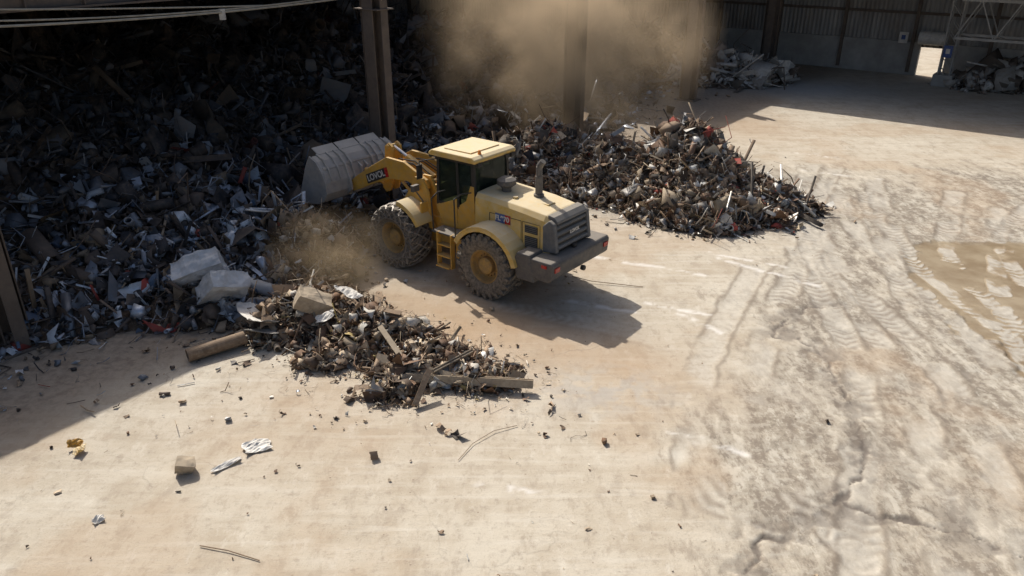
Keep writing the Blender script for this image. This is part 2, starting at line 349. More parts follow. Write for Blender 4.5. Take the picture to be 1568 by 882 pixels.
    nt.links.new(rgh, b.inputs['Roughness'])
    h = mth(nt, 'ADD', mth(nt, 'MULTIPLY', n_fine, 1.0), mth(nt, 'MULTIPLY', n_grit, 0.35))
    h = mth(nt, 'MULTIPLY', h, ramp(nt, pm, 0.4, 0.7, 1, 0.1))
    bump(nt, b, h, 0.5, 0.03)
    me.materials.append(m)
build_ground()

# ------------------------------------------------------------------ scrap piles
def mound(x, y, cx, cy, rx, ry, H, rot=0.0, p=1.25):
    c, s = math.cos(rot), math.sin(rot)
    u = ((x-cx)*c+(y-cy)*s)/rx; v = (-(x-cx)*s+(y-cy)*c)/ry
    r = np.sqrt(u*u+v*v); return H*np.clip(1-r**p, -4, 1)
def h_shed(x, y):
    s, o = SO(x, y)
    toe = np.interp(s, [0, 5, 8, 10, 13, 15, 18, 25, 34, 40, 60], [0.6, 0.7, 2.0, 2.6, 1.8, 0.4, 0.2, 0.6, 0.2, -2.5, -4])
    Hm = np.interp(s, [0, 22, 30, 36, 44, 60], [6.2, 6.0, 4.6, 3.2, 2.0, 1.2])
    sl = 0.40+0.25*(fbm(x, y, 0.22, 2, 31)-0.5)
    h = np.minimum((toe-o)*sl, Hm*(0.85+0.3*fbm(x, y, 0.3, 3, 32)))
    h = np.maximum(h, mound(x, y, -6.9, 20.9, 2.6, 2.9, 1.6))
    h = np.maximum(h, mound(x, y, -8.4, 18.4, 2.4, 2.0, 1.0))
    return h + 0.5*(fbm(x, y, 0.7, 4, 33)-0.5)
def h_right(x, y):
    h = mound(x, y, 6.3, 27.4, 3.0, 3.9, 2.6)
    for a in ((3.8, 28.4, 2.8, 2.6, 1.75), (8.9, 26.0, 1.8, 1.4, 0.9), (1.5, 30.6, 3.4, 3.0, 1.7), (6.6, 25.2, 2.8, 2.0, 1.2), (10, 25.6, 0.8, 0.8, 0.35)):
        h = np.maximum(h, mound(x, y, *a))
    return h + 0.55*(fbm(x, y, 0.9, 4, 34)-0.5)
def h_near(x, y):
    h = mound(x, y, -5.0, 17.1, 1.9, 1.5, 0.85)
    for a in ((-3.4, 16.1, 1.6, 1.25, 0.75), (-1.9, 15.0, 1.5, 1.0, 0.5), (-0.7, 14.5, 1.0, 0.7, 0.26), (-2.4, 13.9, 0.6, 0.5, 0.18), (-4.1, 15.3, 0.8, 0.5, .25)):
        h = np.maximum(h, mound(x, y, *a))
    return h + 0.28*(fbm(x, y, 1.2, 4, 35)-0.5)
def h_far(x, y):
    h = np.maximum(mound(x, y, 13.3, 50.5, 4.2, 2.6, 1.5), mound(x, y, 17.6, 51.3, 0.9, 0.7, 0.4))
    return h + 0.5*(fbm(x, y, 0.8, 3, 36)-0.5)
def h_rub(x, y):
    return np.maximum(mound(x, y, 30.6, 48.3, 3.6, 2.2, 1.3), mound(x, y, 34, 47.5, 3.0, 2.5, 1.5)) + 0.4*(fbm(x, y, 0.8, 3, 37)-0.5)

def templates():
    T = []
    g = [(i-1, j-1, 0) for i in range(3) for j in range(3)]
    T.append(('sheet', np.array(g, float)*0.5, [(0, 1, 4, 3), (1, 2, 5, 4), (3, 4, 7, 6), (4, 5, 8, 7)]))
    P = [(0, 0), (1, 0), (1, .12), (.12, .12), (.12, 1), (0, 1)]
    vs = [(x, a, b) for x in (-.5, 0, .5) for a, b in P]
    fs = [(k*6+i, k*6+(i+1) % 6, (k+1)*6+(i+1) % 6, (k+1)*6+i) for k in range(2) for i in range(6)] + [tuple(range(5, -1, -1)), tuple(range(12, 18))]
    T.append(('angle', np.array(vs, float), fs))
    vs = []
    for x in (-.5, .5):
        for r in (1, .8):
            vs += [(x, .5*r*math.cos(t*math.pi/5), .5*r*math.sin(t*math.pi/5)) for t in range(10)]
    fs = []
    for i in range(10):
        j = (i+1) % 10
        fs += [(i, j, 20+j, 20+i), (10+j, 10+i, 30+i, 30+j), (i, 10+i, 10+j, j), (20+i, 20+j, 30+j, 30+i)]
    T.append(('tube', np.array(vs, float), fs))
    vs = [(x, y, z) for x in (-.5, 0, .5) for y, z in ((-.5, -.5), (.5, -.5), (.5, .5), (-.5, .5))]
    fs = [(k*4+i, k*4+(i+1) % 4, (k+1)*4+(i+1) % 4, (k+1)*4+i) for k in range(2) for i in range(4)] + [(3, 2, 1, 0), (8, 9, 10, 11)]
    T.append(('chunk', np.array(vs, float), fs))
    vs = []
    for k in range(6):
        t = k/5-.5
        vs += [(t, .5*math.cos(a*math.pi/2), .5*math.sin(a*math.pi/2)) for a in range(4)]
    fs = [(k*4+i, k*4+(i+1) % 4, (k+1)*4+(i+1) % 4, (k+1)*4+i) for k in range(5) for i in range(4)] + [(3, 2, 1, 0), (20, 21, 22, 23)]
    T.append(('rod', np.array(vs, float), fs))
    vs = []
    for k in range(7):
        t = k/6*4.2
        vs += [(.5*math.cos(t), -.5, .5*math.sin(t)), (.5*math.cos(t), .5, .5*math.sin(t))]
    fs = [(2*k, 2*k+1, 2*k+3, 2*k+2) for k in range(6)]
    T.append(('curl', np.array(vs, float), fs))
    return T
TT = templates()
PAL = {'rusty': [((.17, .10, .06), 0.2, 20), ((.10, .07, .05), 0.3, 12), ((.33, .235, .155), 0.1, 26), ((.04, .035, .03), 0.4, 7), ((.48, .385, .27), 0.0, 26), ((.5, .5, .48), 0.7, 5), ((.68, .64, .56), 0.0, 9), ((.42, .32, .12), 0, 1)],
       'mixed': [((.18, .11, .07), 0.3, 26), ((.065, .055, .045), 0.3, 18), ((.32, .31, .29), 0.7, 11), ((.33, .235, .155), 0.1, 26), ((.52, .51, .48), 0.7, 9), ((.70, .68, .62), 0.0, 8), ((.08, .10, .14), 0.2, 1.0), ((.36, .07, .05), 0.1, 2.0), ((.47, .38, .265), 0.0, 18)],
       'blue': [((.05, .05, .055), 0.5, 28), ((.11, .085, .07), 0.3, 20), ((.36, .40, .46), 0.9, 15), ((.20, .22, .25), 0.7, 14), ((.62, .66, .70), 0.5, 9), ((.07, .11, .17), 0.2, 2.5), ((.30, .05, .04), 0.1, .6), ((.25, .19, .13), 0, 10)],
       'rubble': [((.4, .38, .34), 0, 30), ((.25, .2, .16), 0, 20), ((.5, .48, .44), 0, 20), ((.12, .1, .08), 0.1, 20)]}
def rotmats(n, flat=0.0):
    q = rng.normal(size=(n, 4))
    m = rng.random(n) < flat
    yaw = rng.random(n)*2*np.pi
    qf = np.stack([np.cos(yaw/2), rng.normal(size=n)*0.16, rng.normal(size=n)*0.16, np.sin(yaw/2)], 1)
    q = np.where(m[:, None], qf, q); q /= np.linalg.norm(q, axis=1)[:, None]
    w, x, y, z = q.T
    return np.stack([np.stack([1-2*(y*y+z*z), 2*(x*y-z*w), 2*(x*z+y*w)], -1), np.stack([2*(x*y+z*w), 1-2*(x*x+z*z), 2*(y*z-x*w)], -1), np.stack([2*(x*z-y*w), 2*(y*z+x*w), 1-2*(x*x+y*y)], -1)], 1)
def scrap_mat():
    m, nt, b = new_mat('scrap_metal')
    a = N(nt, 'ShaderNodeAttribute'); a.attribute_name = 'Col'
    v = objvec(nt); n1 = noise(nt, 5, 5, 0.7, v); n2 = noise(nt, 1.4, 3, 0.6, v)
    c = mixc(nt, ramp(nt, n1, 0.45, 0.65, 0, 0.7), a.outputs['Color'], mixc(nt, 0.5, a.outputs['Color'], (0.14, 0.085, 0.05)))
    c = mixc(nt, ramp(nt, n2, 0.5, 0.7, 0, 0.4), c, mixc(nt, 0.6, a.outputs['Color'], (0.26, 0.20, 0.14)))
    nt.links.new(c, b.inputs['Base Color'])
    rr = mth(nt, 'SUBTRACT', 0.85, mth(nt, 'MULTIPLY', a.outputs['Alpha'], 0.45)); nt.links.new(rr, b.inputs['Roughness'])
    mm = mth(nt, 'MULTIPLY', a.outputs['Alpha'], ramp(nt, n1, 0.45, 0.6, 1, 0.1)); nt.links.new(mm, b.inputs['Metallic'])
    bump(nt, b, n1, 0.35, 0.03)
    return m
SM = scrap_mat()
def base_mat():
    m, nt, b = new_mat('scrap_fines'); v = objvec(nt)
    n1 = noise(nt, 3, 6, 0.75, v); n2 = noise(nt, 14, 4, 0.8, v)
    c = mixc(nt, ramp(nt, n1, 0.35, 0.65), (0.05, 0.035, 0.025), (0.17, 0.115, 0.075)); c = mixc(nt, ramp(nt, n2, 0.55, 0.7), c, (0.25, 0.19, 0.135))
    nt.links.new(c, b.inputs['Base Color']); b.inputs['Roughness'].default_value = 0.9
    bump(nt, b, n2, 1.0, 0.08); return m
BM = base_mat()
def pieces(pts, size, pal, mix, flat=0.25, lift=0.35, dark=None):
    n = len(pts); cols = np.array([c for c, _, _ in pal]); mets = np.array([m_ for _, m_, _ in pal]); pw = np.array([w for _, _, w in pal], float); pw /= pw.sum()
    mix = list(mix)+([mix[0]*0.35] if len(mix) == 5 else [])
    out = []; kind = rng.choice(6, n, p=np.array(mix)/sum(mix))
    if dark is None: dark = np.ones(n)
    for k, (nm, tv, tf) in enumerate(TT):
        I = np.where(kind == k)[0]
        if len(I) == 0: continue
        n_ = len(I); sz = size[I]*np.exp(rng.normal(size=n_)*0.45)
        r1, r2 = rng.random(n_), rng.random(n_)
        if nm == 'sheet': S = np.stack([sz, sz*(0.2+0.7*r1), sz], 1); jit = 0.24
        elif nm == 'angle': w = sz*(0.06+0.08*r1); S = np.stack([sz*(1.3+1.6*r2), w, w*(0.6+0.6*r2)], 1); jit = 0.0
        elif nm == 'tube': w = sz*(0.15+0.45*r1**2); S = np.stack([sz*(0.4+1.1*r2), w, w*(0.6+.4*r1)], 1); jit = 0.0
        elif nm == 'chunk': S = np.stack([sz*0.75, sz*(0.25+.4*r1), sz*(0.12+.4*r2)], 1); jit = 0.14
        elif nm == 'curl': S = np.stack([sz*(.4+.5*r1), sz*(.15+.3*r2), sz*(.3+.5*r2)], 1); jit = 0.06
        else: w = sz*0.05; S = np.stack([sz*(1.2+2.2*r1), w, w], 1); jit = 0.0
        V = tv[None]*S[:, None, :]
        if jit: V = V + rng.normal(size=V.shape)*sz[:, None, None]*jit*np.array([.6, .6, 1.0])[None, None, :]*0.8
        if nm in ('rod', 'angle', 'tube'):
            bend = rng.normal(size=n_)*(0.7 if nm == 'rod' else 0.12 if nm == 'angle' else 0.0)
            t = tv[:, 0]; V[:, :, 2] += (bend*sz*1.6)[:, None]*(t**2)[None]*2; V[:, :, 1] += ((rng.normal(size=n_)*(0.5 if nm == 'rod' else 0.04))*sz)[:, None]*np.sin(t*6)[None]
        V = np.einsum('nij,nvj->nvi', rotmats(n_, flat), V)
        P = pts[I].copy(); P[:, 2] += sz*lift*(rng.random(n_)-0.25)*0.6
        V += P[:, None, :]
        V[:, :, 2] = np.maximum(V[:, :, 2], 0.004+0.02*rng.random(V.shape[:2]))
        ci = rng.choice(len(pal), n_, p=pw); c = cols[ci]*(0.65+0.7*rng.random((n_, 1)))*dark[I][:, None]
        C = np.concatenate([c, (mets[ci]*np.clip(dark[I]*1.3, 0, 1))[:, None]], 1); C = np.repeat(C[:, None, :], len(tv), 1)
        out.append((V.reshape(-1, 3), tf, len(tv), n_, C.reshape(-1, 4)))
    return out
def make_pile(name, hf, bounds, res, npts, sizef, pal, mix=(30, 20, 9, 20, 18), keep=None, extra=None, darkf=None, toe=6.0):
    x0, x1, y0, y1 = bounds
    xs = np.arange(x0, x1, res); ys = np.arange(y0, y1, res); X, Y = np.meshgrid(xs, ys); H = hf(X, Y)
    H = H + 0.12*(rng.random(H.shape)-0.5)
    ok = H > -0.05
    if keep is not None: ok &= keep(X, Y)
    Z = np.where(ok, H-0.08, -0.3)
    idx = np.arange(X.size).reshape(X.shape)
    q = np.stack([idx[:-1, :-1], idx[:-1, 1:], idx[1:, 1:], idx[1:, :-1]], -1).reshape(-1, 4)
    okf = ok.ravel()[q].any(1); q = q[okf]
    co = [np.stack([X.ravel(), Y.ravel(), Z.ravel()], 1)]; colr = [np.tile([.1, .07, .05, 0.], (X.size, 1))]
    loops = [q.ravel()]; lens = [np.full(len(q), 4)]; mi = [np.zeros(len(q), int)]; off = X.size
    px = rng.uniform(x0, x1, npts*8); py = rng.uniform(y0, y1, npts*8); ph = hf(px, py)
    okp = ph > 0.0
    if keep is not None: okp &= keep(px, py)
    dist = np.hypot(px, py); okp &= rng.random(len(px)) < np.clip((18/dist)**1.0, 0.15, 1)
    px, py, ph = px[okp][:npts], py[okp][:npts], ph[okp][:npts]
    P = np.stack([px, py, ph], 1)
    groups = pieces(P, sizef(px, py), pal, mix, dark=darkf(px, py) if darkf else None)
    qx = rng.uniform(x0-1, x1+1, npts*3); qy = rng.uniform(y0-1, y1+1, npts*3); qh = hf(qx, qy)
    okq = (qh <= 0.0) & (rng.random(len(qx)) < np.exp(qh*toe)*0.6)
    if keep is not None: okq &= keep(qx, qy)
    qx, qy = qx[okq][:npts//8], qy[okq][:npts//8]
    groups += pieces(np.stack([qx, qy, np.full(len(qx), 0.03)], 1), sizef(qx, qy)*0.42, pal, mix, flat=0.85, lift=0.1)
    if extra: groups += extra
    for V, tf, nv, n_, C in groups:
        co.append(V); colr.append(C)
        base = off + np.arange(n_)[:, None]*nv
        for f in tf:
            a = (base + np.array(f)[None]); loops.append(a.ravel()); lens.append(np.full(n_, len(f))); mi.append(np.ones(n_, int))
        off += n_*nv
    co = np.concatenate(co).astype(np.float32); colr = np.concatenate(colr).astype(np.float32)
    loops = np.concatenate(loops).astype(np.int32); lens = np.concatenate(lens).astype(np.int32); mi = np.concatenate(mi).astype(np.int32)
    me = bpy.data.meshes.new(name); me.vertices.add(len(co)); me.vertices.foreach_set('co', co.ravel())
    me.loops.add(len(loops)); me.loops.foreach_set('vertex_index', loops); me.polygons.add(len(lens))
    me.polygons.foreach_set('loop_start', np.concatenate([[0], np.cumsum(lens)[:-1]]).astype(np.int32))
    me.materials.append(BM); me.materials.append(SM); me.polygons.foreach_set('material_index', mi)
    me.update(calc_edges=True); me.validate()
    at = me.color_attributes.new('Col', 'FLOAT_COLOR', 'POINT')
    if len(me.vertices) == len(co): at.data.foreach_set('color', colr.ravel())
    ob = bpy.data.objects.new(name, me); COL.objects.link(ob); return ob

def vis(x, y):   # only the part of the shed that can plausibly be seen
    s, o = SO(x, y); return (o > -16.5) & (x > -0.95*y-3) & (y < 62)
def dk(x, y):    # interior shade painted into the scrap: colours darken with depth behind the row
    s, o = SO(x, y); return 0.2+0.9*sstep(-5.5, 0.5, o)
bx = rng.uniform(-14, -6, 50); by = rng.uniform(16.5, 22, 50); bh = h_shed(bx, by); kk = bh > 0.2
big = pieces(np.stack([bx, by, bh+0.05], 1)[kk], np.full(kk.sum(), 0.55), PAL['blue'], (30, 0, 40, 22, 0), flat=0.4, dark=np.full(kk.sum(), 0.7))
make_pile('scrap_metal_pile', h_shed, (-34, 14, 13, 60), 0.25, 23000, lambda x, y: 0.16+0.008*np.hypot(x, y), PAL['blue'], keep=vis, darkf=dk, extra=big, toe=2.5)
make_pile('scrap_metal_pile', h_right, (-2.5, 11.5, 21.5, 34), 0.15, 10000, lambda x, y: 0.27+0*x, PAL['mixed'], keep=lambda x, y: ~((x < 2.2) & (y < 25.4)))
make_pile('scrap_metal_pile', h_near, (-7.6, 1.2, 12.8, 19.2), 0.1, 4200, lambda x, y: 0.18+0*x, PAL['rusty'])
make_pile('scrap_metal_pile', lambda x, y: np.maximum(mound(x, y, -6.1, 20.6, 2.4, 2.7, 1.6), mound(x, y, -5.4, 18.6, 1.4, 1.2, .6))+0.3*(fbm(x, y, 1.2, 4, 38)-0.5), (-9, -2.6, 16.5, 23.6), 0.12, 4200, lambda x, y: 0.18+0*x, PAL['rusty'], mix=(22, 24, 6, 18, 30), keep=lambda x, y: ~((x > -4.5) & (y > 18.9)), darkf=lambda x, y: 0.7+0*x)
make_pile('scrap_metal_pile', h_far, (8.5, 19, 47, 54), 0.25, 900, lambda x, y: 0.6+0*x, PAL['rubble'])
make_pile('rubble_pile', h_rub, (26.5, 38, 45, 51.5), 0.25, 900, lambda x, y: 0.6+0*x, PAL['rubble'], mix=(10, 10, 4, 70, 6))

def litter():
    n = 1500
    px = rng.uniform(-11, 12, n); py = 8.5+rng.random(n)**1.3*24
    s, o = SO(px, py); dpile = np.minimum(np.hypot(px+3, py-15), np.hypot(px-6, py-25))
    ok = (o > 1.0) & (rng.random(n) < np.clip(0.8*np.exp(-dpile/2.2)+0.15*(px < 3)+0.05, 0, 1))
    px, py = px[ok], py[ok]
    return pieces(np.stack([px, py, np.full(len(px), 0.015)], 1), 0.035+0.10*rng.random(len(px))**3.5, PAL['rusty'], (25, 12, 3, 40, 20), flat=0.9, lift=0.05)
def mesh_groups(name, groups, zoff=0.0):
    vs = []; fs = []; cs = []
    for V, tf, nv, n_, C in groups:
        for k in range(n_):
            b0 = len(vs)+k*nv
            fs += [tuple(b0+i for i in f) for f in tf]
        vs += [tuple(v) for v in V]; cs.append(C)
    ob = mkobj(name, vs, fs, SM)
    at = ob.data.color_attributes.new('Col', 'FLOAT_COLOR', 'POINT'); at.data.foreach_set('color', np.concatenate(cs).astype(np.float32).ravel())
    return ob
mesh_groups('scattered_scrap', litter())

# ---- individually visible debris
def sheetobj(name, c, L, Wd, rot, mat, crump=0.08, n=8, thick=0.008, curl=0.0):
    vs = []; 
    for i in range(n+1):
        for j in range(n+1):
            u, v = i/n-.5, j/n-.5
            z = crump*math.sin(5*u+3*v+random.random()*.8)*0.6+crump*(random.random()-.5)*0.5+curl*(u*u)*4
            vs.append((u*L*(1+0.1*math.sin(7*v)), v*Wd*(1+0.1*math.sin(6*u)), z))
    fs = [(i*(n+1)+j, (i+1)*(n+1)+j, (i+1)*(n+1)+j+1, i*(n+1)+j+1) for i in range(n) for j in range(n)]
    ob = mkobj(name, vs, fs, mat); ob.location = c; ob.rotation_euler = rot
    so = ob.modifiers.new('t', 'SOLIDIFY'); so.thickness = thick
    return ob
def boxobj(name, c, d, rot, mat, bev=0.02, crump=0.03, lv=3):
    b_ = B(); b_.box((0, 0, 0), d); ob = mkobj(name, b_.v, b_.f, mat)
    sb = ob.modifiers.new('s', 'SUBSURF'); sb.subdivision_type = 'SIMPLE'; sb.levels = lv; sb.render_levels = lv
    tx = bpy.data.textures.new(name, 'CLOUDS'); tx.noise_scale = 0.35
    dm = ob.modifiers.new('d', 'DISPLACE'); dm.texture = tx; dm.strength = crump*3; dm.mid_level = 0.5; dm.texture_coords = 'GLOBAL'
    ob.location = c; ob.rotation_euler = rot; return ob
boxobj('crushed_white_tank', (-7.95, 18.0, 1.0), (1.2, 0.55, 0.95), (0.6, -0.25, 0.35), M['plaster'], crump=0.06, lv=4)
boxobj('crushed_white_tank', (-7.2, 17.4, 0.85), (1.0, 0.45, 0.95), (0.8, 0.3, 0.75), M['plaster'], crump=0.06, lv=4)
sheetobj('bent_white_sheet', (-6.2, 16.6, 0.42), 1.35, 0.7, (0.35, 0.1, 2.1), M['white'], 0.05, curl=0.16)
sheetobj('bent_white_sheet', (-5.6, 16.15, 0.30), 1.3, 0.45, (-0.3, 0.15, 0.5), M['concrete'], 0.05, curl=0.1)
sheetobj('bent_white_sheet', (-4.0, 16.9, 0.95), 0.6, 0.45, (0.3, 0.45, 0.9), M['white'], 0.05, curl=0.05)
sheetobj('bent_white_sheet', (-4.35, 16.0, 0.75), 0.45, 0.25, (0.3, -0.35, 0.2), M['white'], 0.04, curl=0.05)
b_ = B()
n = 24; PR = 0.155
for k in range(n):
    a0, a1 = 2*math.pi*k/n, 2*math.pi*(k+1)/n
    for r, fl in ((PR, 0), (PR-.02, 1)):
        q = [(-0.66, r*math.cos(a0), r*math.sin(a0)), (-0.66, r*math.cos(a1), r*math.sin(a1)), (0.66, r*math.cos(a1), r*math.sin(a1)), (0.66, r*math.cos(a0), r*math.sin(a0))]
        b_.add(q, [(0, 1, 2, 3) if fl else (3, 2, 1, 0)])
    for x in (-0.66, 0.66):
        b_.add([(x, PR*math.cos(a0), PR*math.sin(a0)), (x, PR*math.cos(a1), PR*math.sin(a1)), (x, (PR-.02)*math.cos(a1), (PR-.02)*math.sin(a1)), (x, (PR-.02)*math.cos(a0), (PR-.02)*math.sin(a0))], [(0, 1, 2, 3)])
p = b_.obj('steel_pipe', M['rust']); p.location = (-6.85, 15.6, 0.18); p.rotation_euler = (0, -0.04, 0.62)
def ibeam(name, p0, p1, h=0.2, w=0.16, t=0.02, mat=None, roll=0.0):
    p0, p1 = Vector(p0), Vector(p1); L = (p1-p0).length; b_ = B()
    b_.box((0, 0, h/2-t/2), (L, w, t)); b_.box((0, 0, -h/2+t/2), (L, w, t)); b_.box((0, 0, 0), (L, t, h-2*t-0.001))
    ob = b_.obj(name, mat or M['rust']); q = (p1-p0).normalized().to_track_quat('X', 'Z'); ob.rotation_mode = 'QUATERNION'
    ob.rotation_quaternion = q @ Matrix.Rotation(roll, 4, 'X').to_quaternion(); ob.location = (p0+p1)/2; return ob
ibeam('steel_channel_beam', (-2.3, 14.2, 0.22), (0.45, 13.95, 0.2), 0.12, 0.18, roll=1.3, mat=M['plank'])
ibeam('steel_channel_beam', (-3.0, 14.9, 0.30), (-1.3, 14.15, 0.25), 0.12, 0.18, roll=0.9, mat=M['plank'])
ibeam('steel_channel_beam', (-3.0, 15.5, 0.75), (-2.3, 14.5, 0.35), 0.07, 0.12, roll=0.4, mat=M['plank'])
ibeam('steel_channel_beam', (-2.0, 13.3, 0.08), (-1.75, 14.0, 0.5), 0.12, 0.12, roll=0.5)
ibeam('steel_channel_beam', (-0.9, 14.9, 0.45), (-1.7, 14.2, 0.35), 0.08, 0.12, roll=1.0, mat=M['plank'])
ibeam('steel_channel_beam', (-3.7, 16.4, 0.85), (-2.6, 16.1, 0.75), 0.1, 0.14, roll=0.2, mat=M['rust'])
boxobj('crushed_box', (-4.75, 16.5, 0.9), (0.8, 0.5, 0.4), (0.2, 0.5, 0.3), M['plank'], crump=0.03)
boxobj('crushed_box', (-5.95, 11.3, 0.14), (0.3, 0.26, 0.22), (0.2, 0.3, 0.3), M['plank'], crump=0.04)
sheetobj('paper_scrap', (-4.85, 12.0, 0.06), 0.5, 0.34, (0.05, 0.1, 0.5), M['white'], 0.05)
sheetobj('paper_scrap', (-5.25, 11.45, 0.05), 0.55, 0.12, (0.05, 0.0, 0.8), M['white'], 0.03)
sheetobj('paper_scrap', (-6.9, 10.0, 0.05), 0.18, 0.14, (0.2, 0.0, 0.8), M['white'], 0.04)
sheetobj('yellow_debris', (-8.3, 12.0, 0.11), 0.26, 0.16, (0.7, 0.3, 0.5), M['yellow'], 0.08)
sheetobj('yellow_debris', (-8.15, 11.85, 0.08), 0.24, 0.18, (-0.5, 0.3, 1.5), M['yellow_top'], 0.08)
B().path([(-5.0, 9.42, 0.02), (-4.5, 9.3, 0.03), (-3.95, 9.1, 0.02)], 0.009).obj('bent_rod', M['rust'])
B().path([(-1.0, 11.6, 0.02), (-0.75, 12.1, 0.03), (-0.35, 12.5, 0.04), (0.1, 12.7, 0.02)], 0.006).obj('bent_rod', M['rust'])
B().path([(1.7, 19.9, 0.02), (2.2, 19.5, 0.06), (2.9, 19.35, 0.04), (3.6, 19.2, 0.02)], 0.010).obj('bent_rod', M['rust'])
g = pieces(np.array([[-1.25, 12.45, 0.03], [-1.05, 12.35, 0.04], [-1.4, 12.6, 0.03], [-3.4, 13.6, .05], [-3.2, 13.8, .05], [-5.7, 12.9, .03], [11.0, 25.8, .05], [9.6, 24.7, .05]]), np.full(8, 0.24), PAL['rusty'], (60, 10, 0, 30, 0), flat=0.8, lift=0.05)
mesh_groups('scattered_scrap', g)

# ------------------------------------------------------------------ shed structure
ang = math.atan2(DY, DX)
def column(s, o, H=7.4, w=0.62, d=0.95):
    e = B()
    for sx in (-1, 1):
        e.box((sx*(w/2-0.02), 0, H/2+0.03), (0.04, d*0.5, H-0.06))
    e.box((0, 0, H/2+0.03), (w-0.085, 0.03, H-0.06))
    for sy in (-1, 1):
        e.box((0, sy*(d/2-0.02), H/2+0.03), (w*0.5, 0.04, H-0.06))
        e.box((0, sy*(d/4+0.004), H/2+0.03), (0.03, d/2-0.06, H-0.062))
    e.box((0, 0, 0.015), (w+0.35, d+0.3, 0.05))
    if H > 6: e.box((0, 0, H-0.25), (w+0.3, d+0.35, 0.06)); e.box((0, 0, H-0.8), (w+0.12, d+0.12, 0.04))
    ob = e.obj('steel_column', M['column'], bevel=0.006); ob.location = W(s, o); ob.rotation_euler = (0, 0, ang); return ob
S0 = SO(-11.8, 16.05)[0]
for k, H in enumerate((4.0, 7.4, 7.4, 5.5, 5.0)):
    column(S0+12*k + (0.6 if k == 1 else 0), -0.4 if k == 1 else 0.0, H=H)
shed = empty('scrap_shed_building', W(0, 0), ang)
def sb(c, d, name, mat, R=None, bev=0):
    return B().box((c[0], -c[1], c[2]), d, R).obj(name, mat, shed, bev)
sb((29, -17, 5.5), (76, 0.12, 11), 'back_wall', M['clad'])
B().box((-8, 10, 5), (0.12, 14, 10)).obj('unseen_end_wall', M['column'], shed)  # out of view, added to keep the left end of the shed dark
def roof_piece(s0, s1, o0, o1, nm):
    z = lambda o: 7.78+(-3.5-o)*0.2
    vs = [(s0, -o0, z(o0)), (s1, -o0, z(o0)), (s1, -o1, z(o1)), (s0, -o1, z(o1))]
    vs += [(a, b_, c+0.06) for a, b_, c in vs]
    mkobj(nm, vs, [(3, 2, 1, 0), (4, 5, 6, 7), (0, 1, 5, 4), (1, 2, 6, 5), (2, 3, 7, 6), (3, 0, 4, 7)], M['clad'], shed)
roof_piece(-8, 25, -3.5, -17.2, 'roof_left'); roof_piece(38, 66, -3.5, -17.2, 'roof_right'); roof_piece(25, 38, -8.2, -17.2, 'roof_middle')
g = B(); g.box((29, 3.5, 7.72), (74, 0.4, 0.05)); g.box((29, 3.5, 7.06), (74, 0.4, 0.05)); g.box((29, 3.5, 7.39), (74, 0.03, 0.6))
for s in np.arange(-6, 64, 1.5): g.box((s, 3.5, 7.39), (0.03, 0.34, 0.58))
g.obj('crane_girder', M['column'], shed)
g = B()
for k in (1, 2):
    s = S0+12*k; g.box((s, 2.0, 7.28), (0.22, 2.9, 0.22))
g.obj('brackets', M['column'], shed)
g = B()
for k in range(0, 5):
    for o in (-16.7,): g.box((S0+12*k-5, -o, 5), (0.4, 0.3, 9.9))
g.obj('back_posts', M['column'], shed)

far = empty('corrugated_hall_building', W(58.2, 0), ang)
def fb(name, s0, s1, o0, o1, z0, z1, mat, bev=0): return B().box(((s0+s1)/2, -(o0+o1)/2, (z0+z1)/2), (s1-s0, o1-o0, z1-z0)).obj(name, mat, far, bev)
M['clad_y'] = corrugated('corrugated_cladding_end', (0.33, 0.32, 0.30), 1)
M['plinth'] = simple('plinth_concrete', (0.42, 0.41, 0.38), 0.85, 0, 0.5, (0.27, 0.25, 0.23), 0.3, 0.7, 0.2, 0.3)
fb('wall_left', 0, 0.15, -17, 8.5, 2.1, 10, M['clad_y']); fb('wall_right', 0, 0.15, 10.1, 45, 2.1, 10, M['clad_y']); fb('wall_over_opening', 0, 0.15, 8.5, 10.1, 1.8, 10, M['clad_y'])
fb('plinth_left', -0.2, 0.2, -17, 8.5, 0, 2.1, M['plinth']); fb('plinth_right', -0.2, 0.2, 10.1, 45, 0, 2.1, M['plinth'])
g = B()
for o in np.arange(-10, 45, 4.5): 
    if not 8 < o < 10.6: g.box((-0.25, -o, 5.2), (0.22, 0.2, 10))
g.box((-0.12, -12, 3.9), (0.1, 60, 0.16))
g.obj('wall_posts', M['column'], far)
fb('roof', -11.9, 0.5, -6.0, 45, 8.6, 8.7, M['clad'])
def sign(s, o, z, w, h, mat, inner):
    e = empty('safety_sign', W(s, o, z), ang)
    B().box((0, 0, 0), (0.03, w, h)).obj('board', mat, e, 0.004); B().box((-0.02, 0, 0.02), (0.012, w*0.45, h*0.4)).obj('symbol', inner, e); 
sign(57.9, 7.4, 2.35, 0.55, 0.7, M['white'], M['blue'])
sign(54.6, 10.7, 2.1, 0.5, 0.7, M['blue'], M['white'])
tk = empty('storage_tank', W(57.2, 9.3, 2.05), ang)
B().tube((0, 0.8, 0.45), (0, -0.8, 0.45), 0.42, 24).obj('shell', M['white'], tk, smooth=False)
B().box((0.4, 0.5, -0.05), (1.0, 0.1, 0.14)).box((0.4, -0.5, -0.05), (1.0, 0.1, 0.14)).tube((0, 0.9, 0.45), (0, 0.8, 0.45), 0.2, 12).obj('cradle', M['column'], tk)
lt = empty('lattice_steel_frame', W(55.2, 10.7), ang)
g = B(); w = 0.32
for a in (-w, w):
    for c in (-w, w): g.box((a, c, 3.5), (0.09, 0.09, 7))
for k in range(9):
    z = 0.3+k*0.75
    for a in (-w, w):
        g.tube((a, -w, z), (a, w, z+0.75), 0.025, 6); g.tube((-w, a, z), (w, a, z+0.75), 0.025, 6)
g.obj('tower', M['plinth'], lt)
g = B()
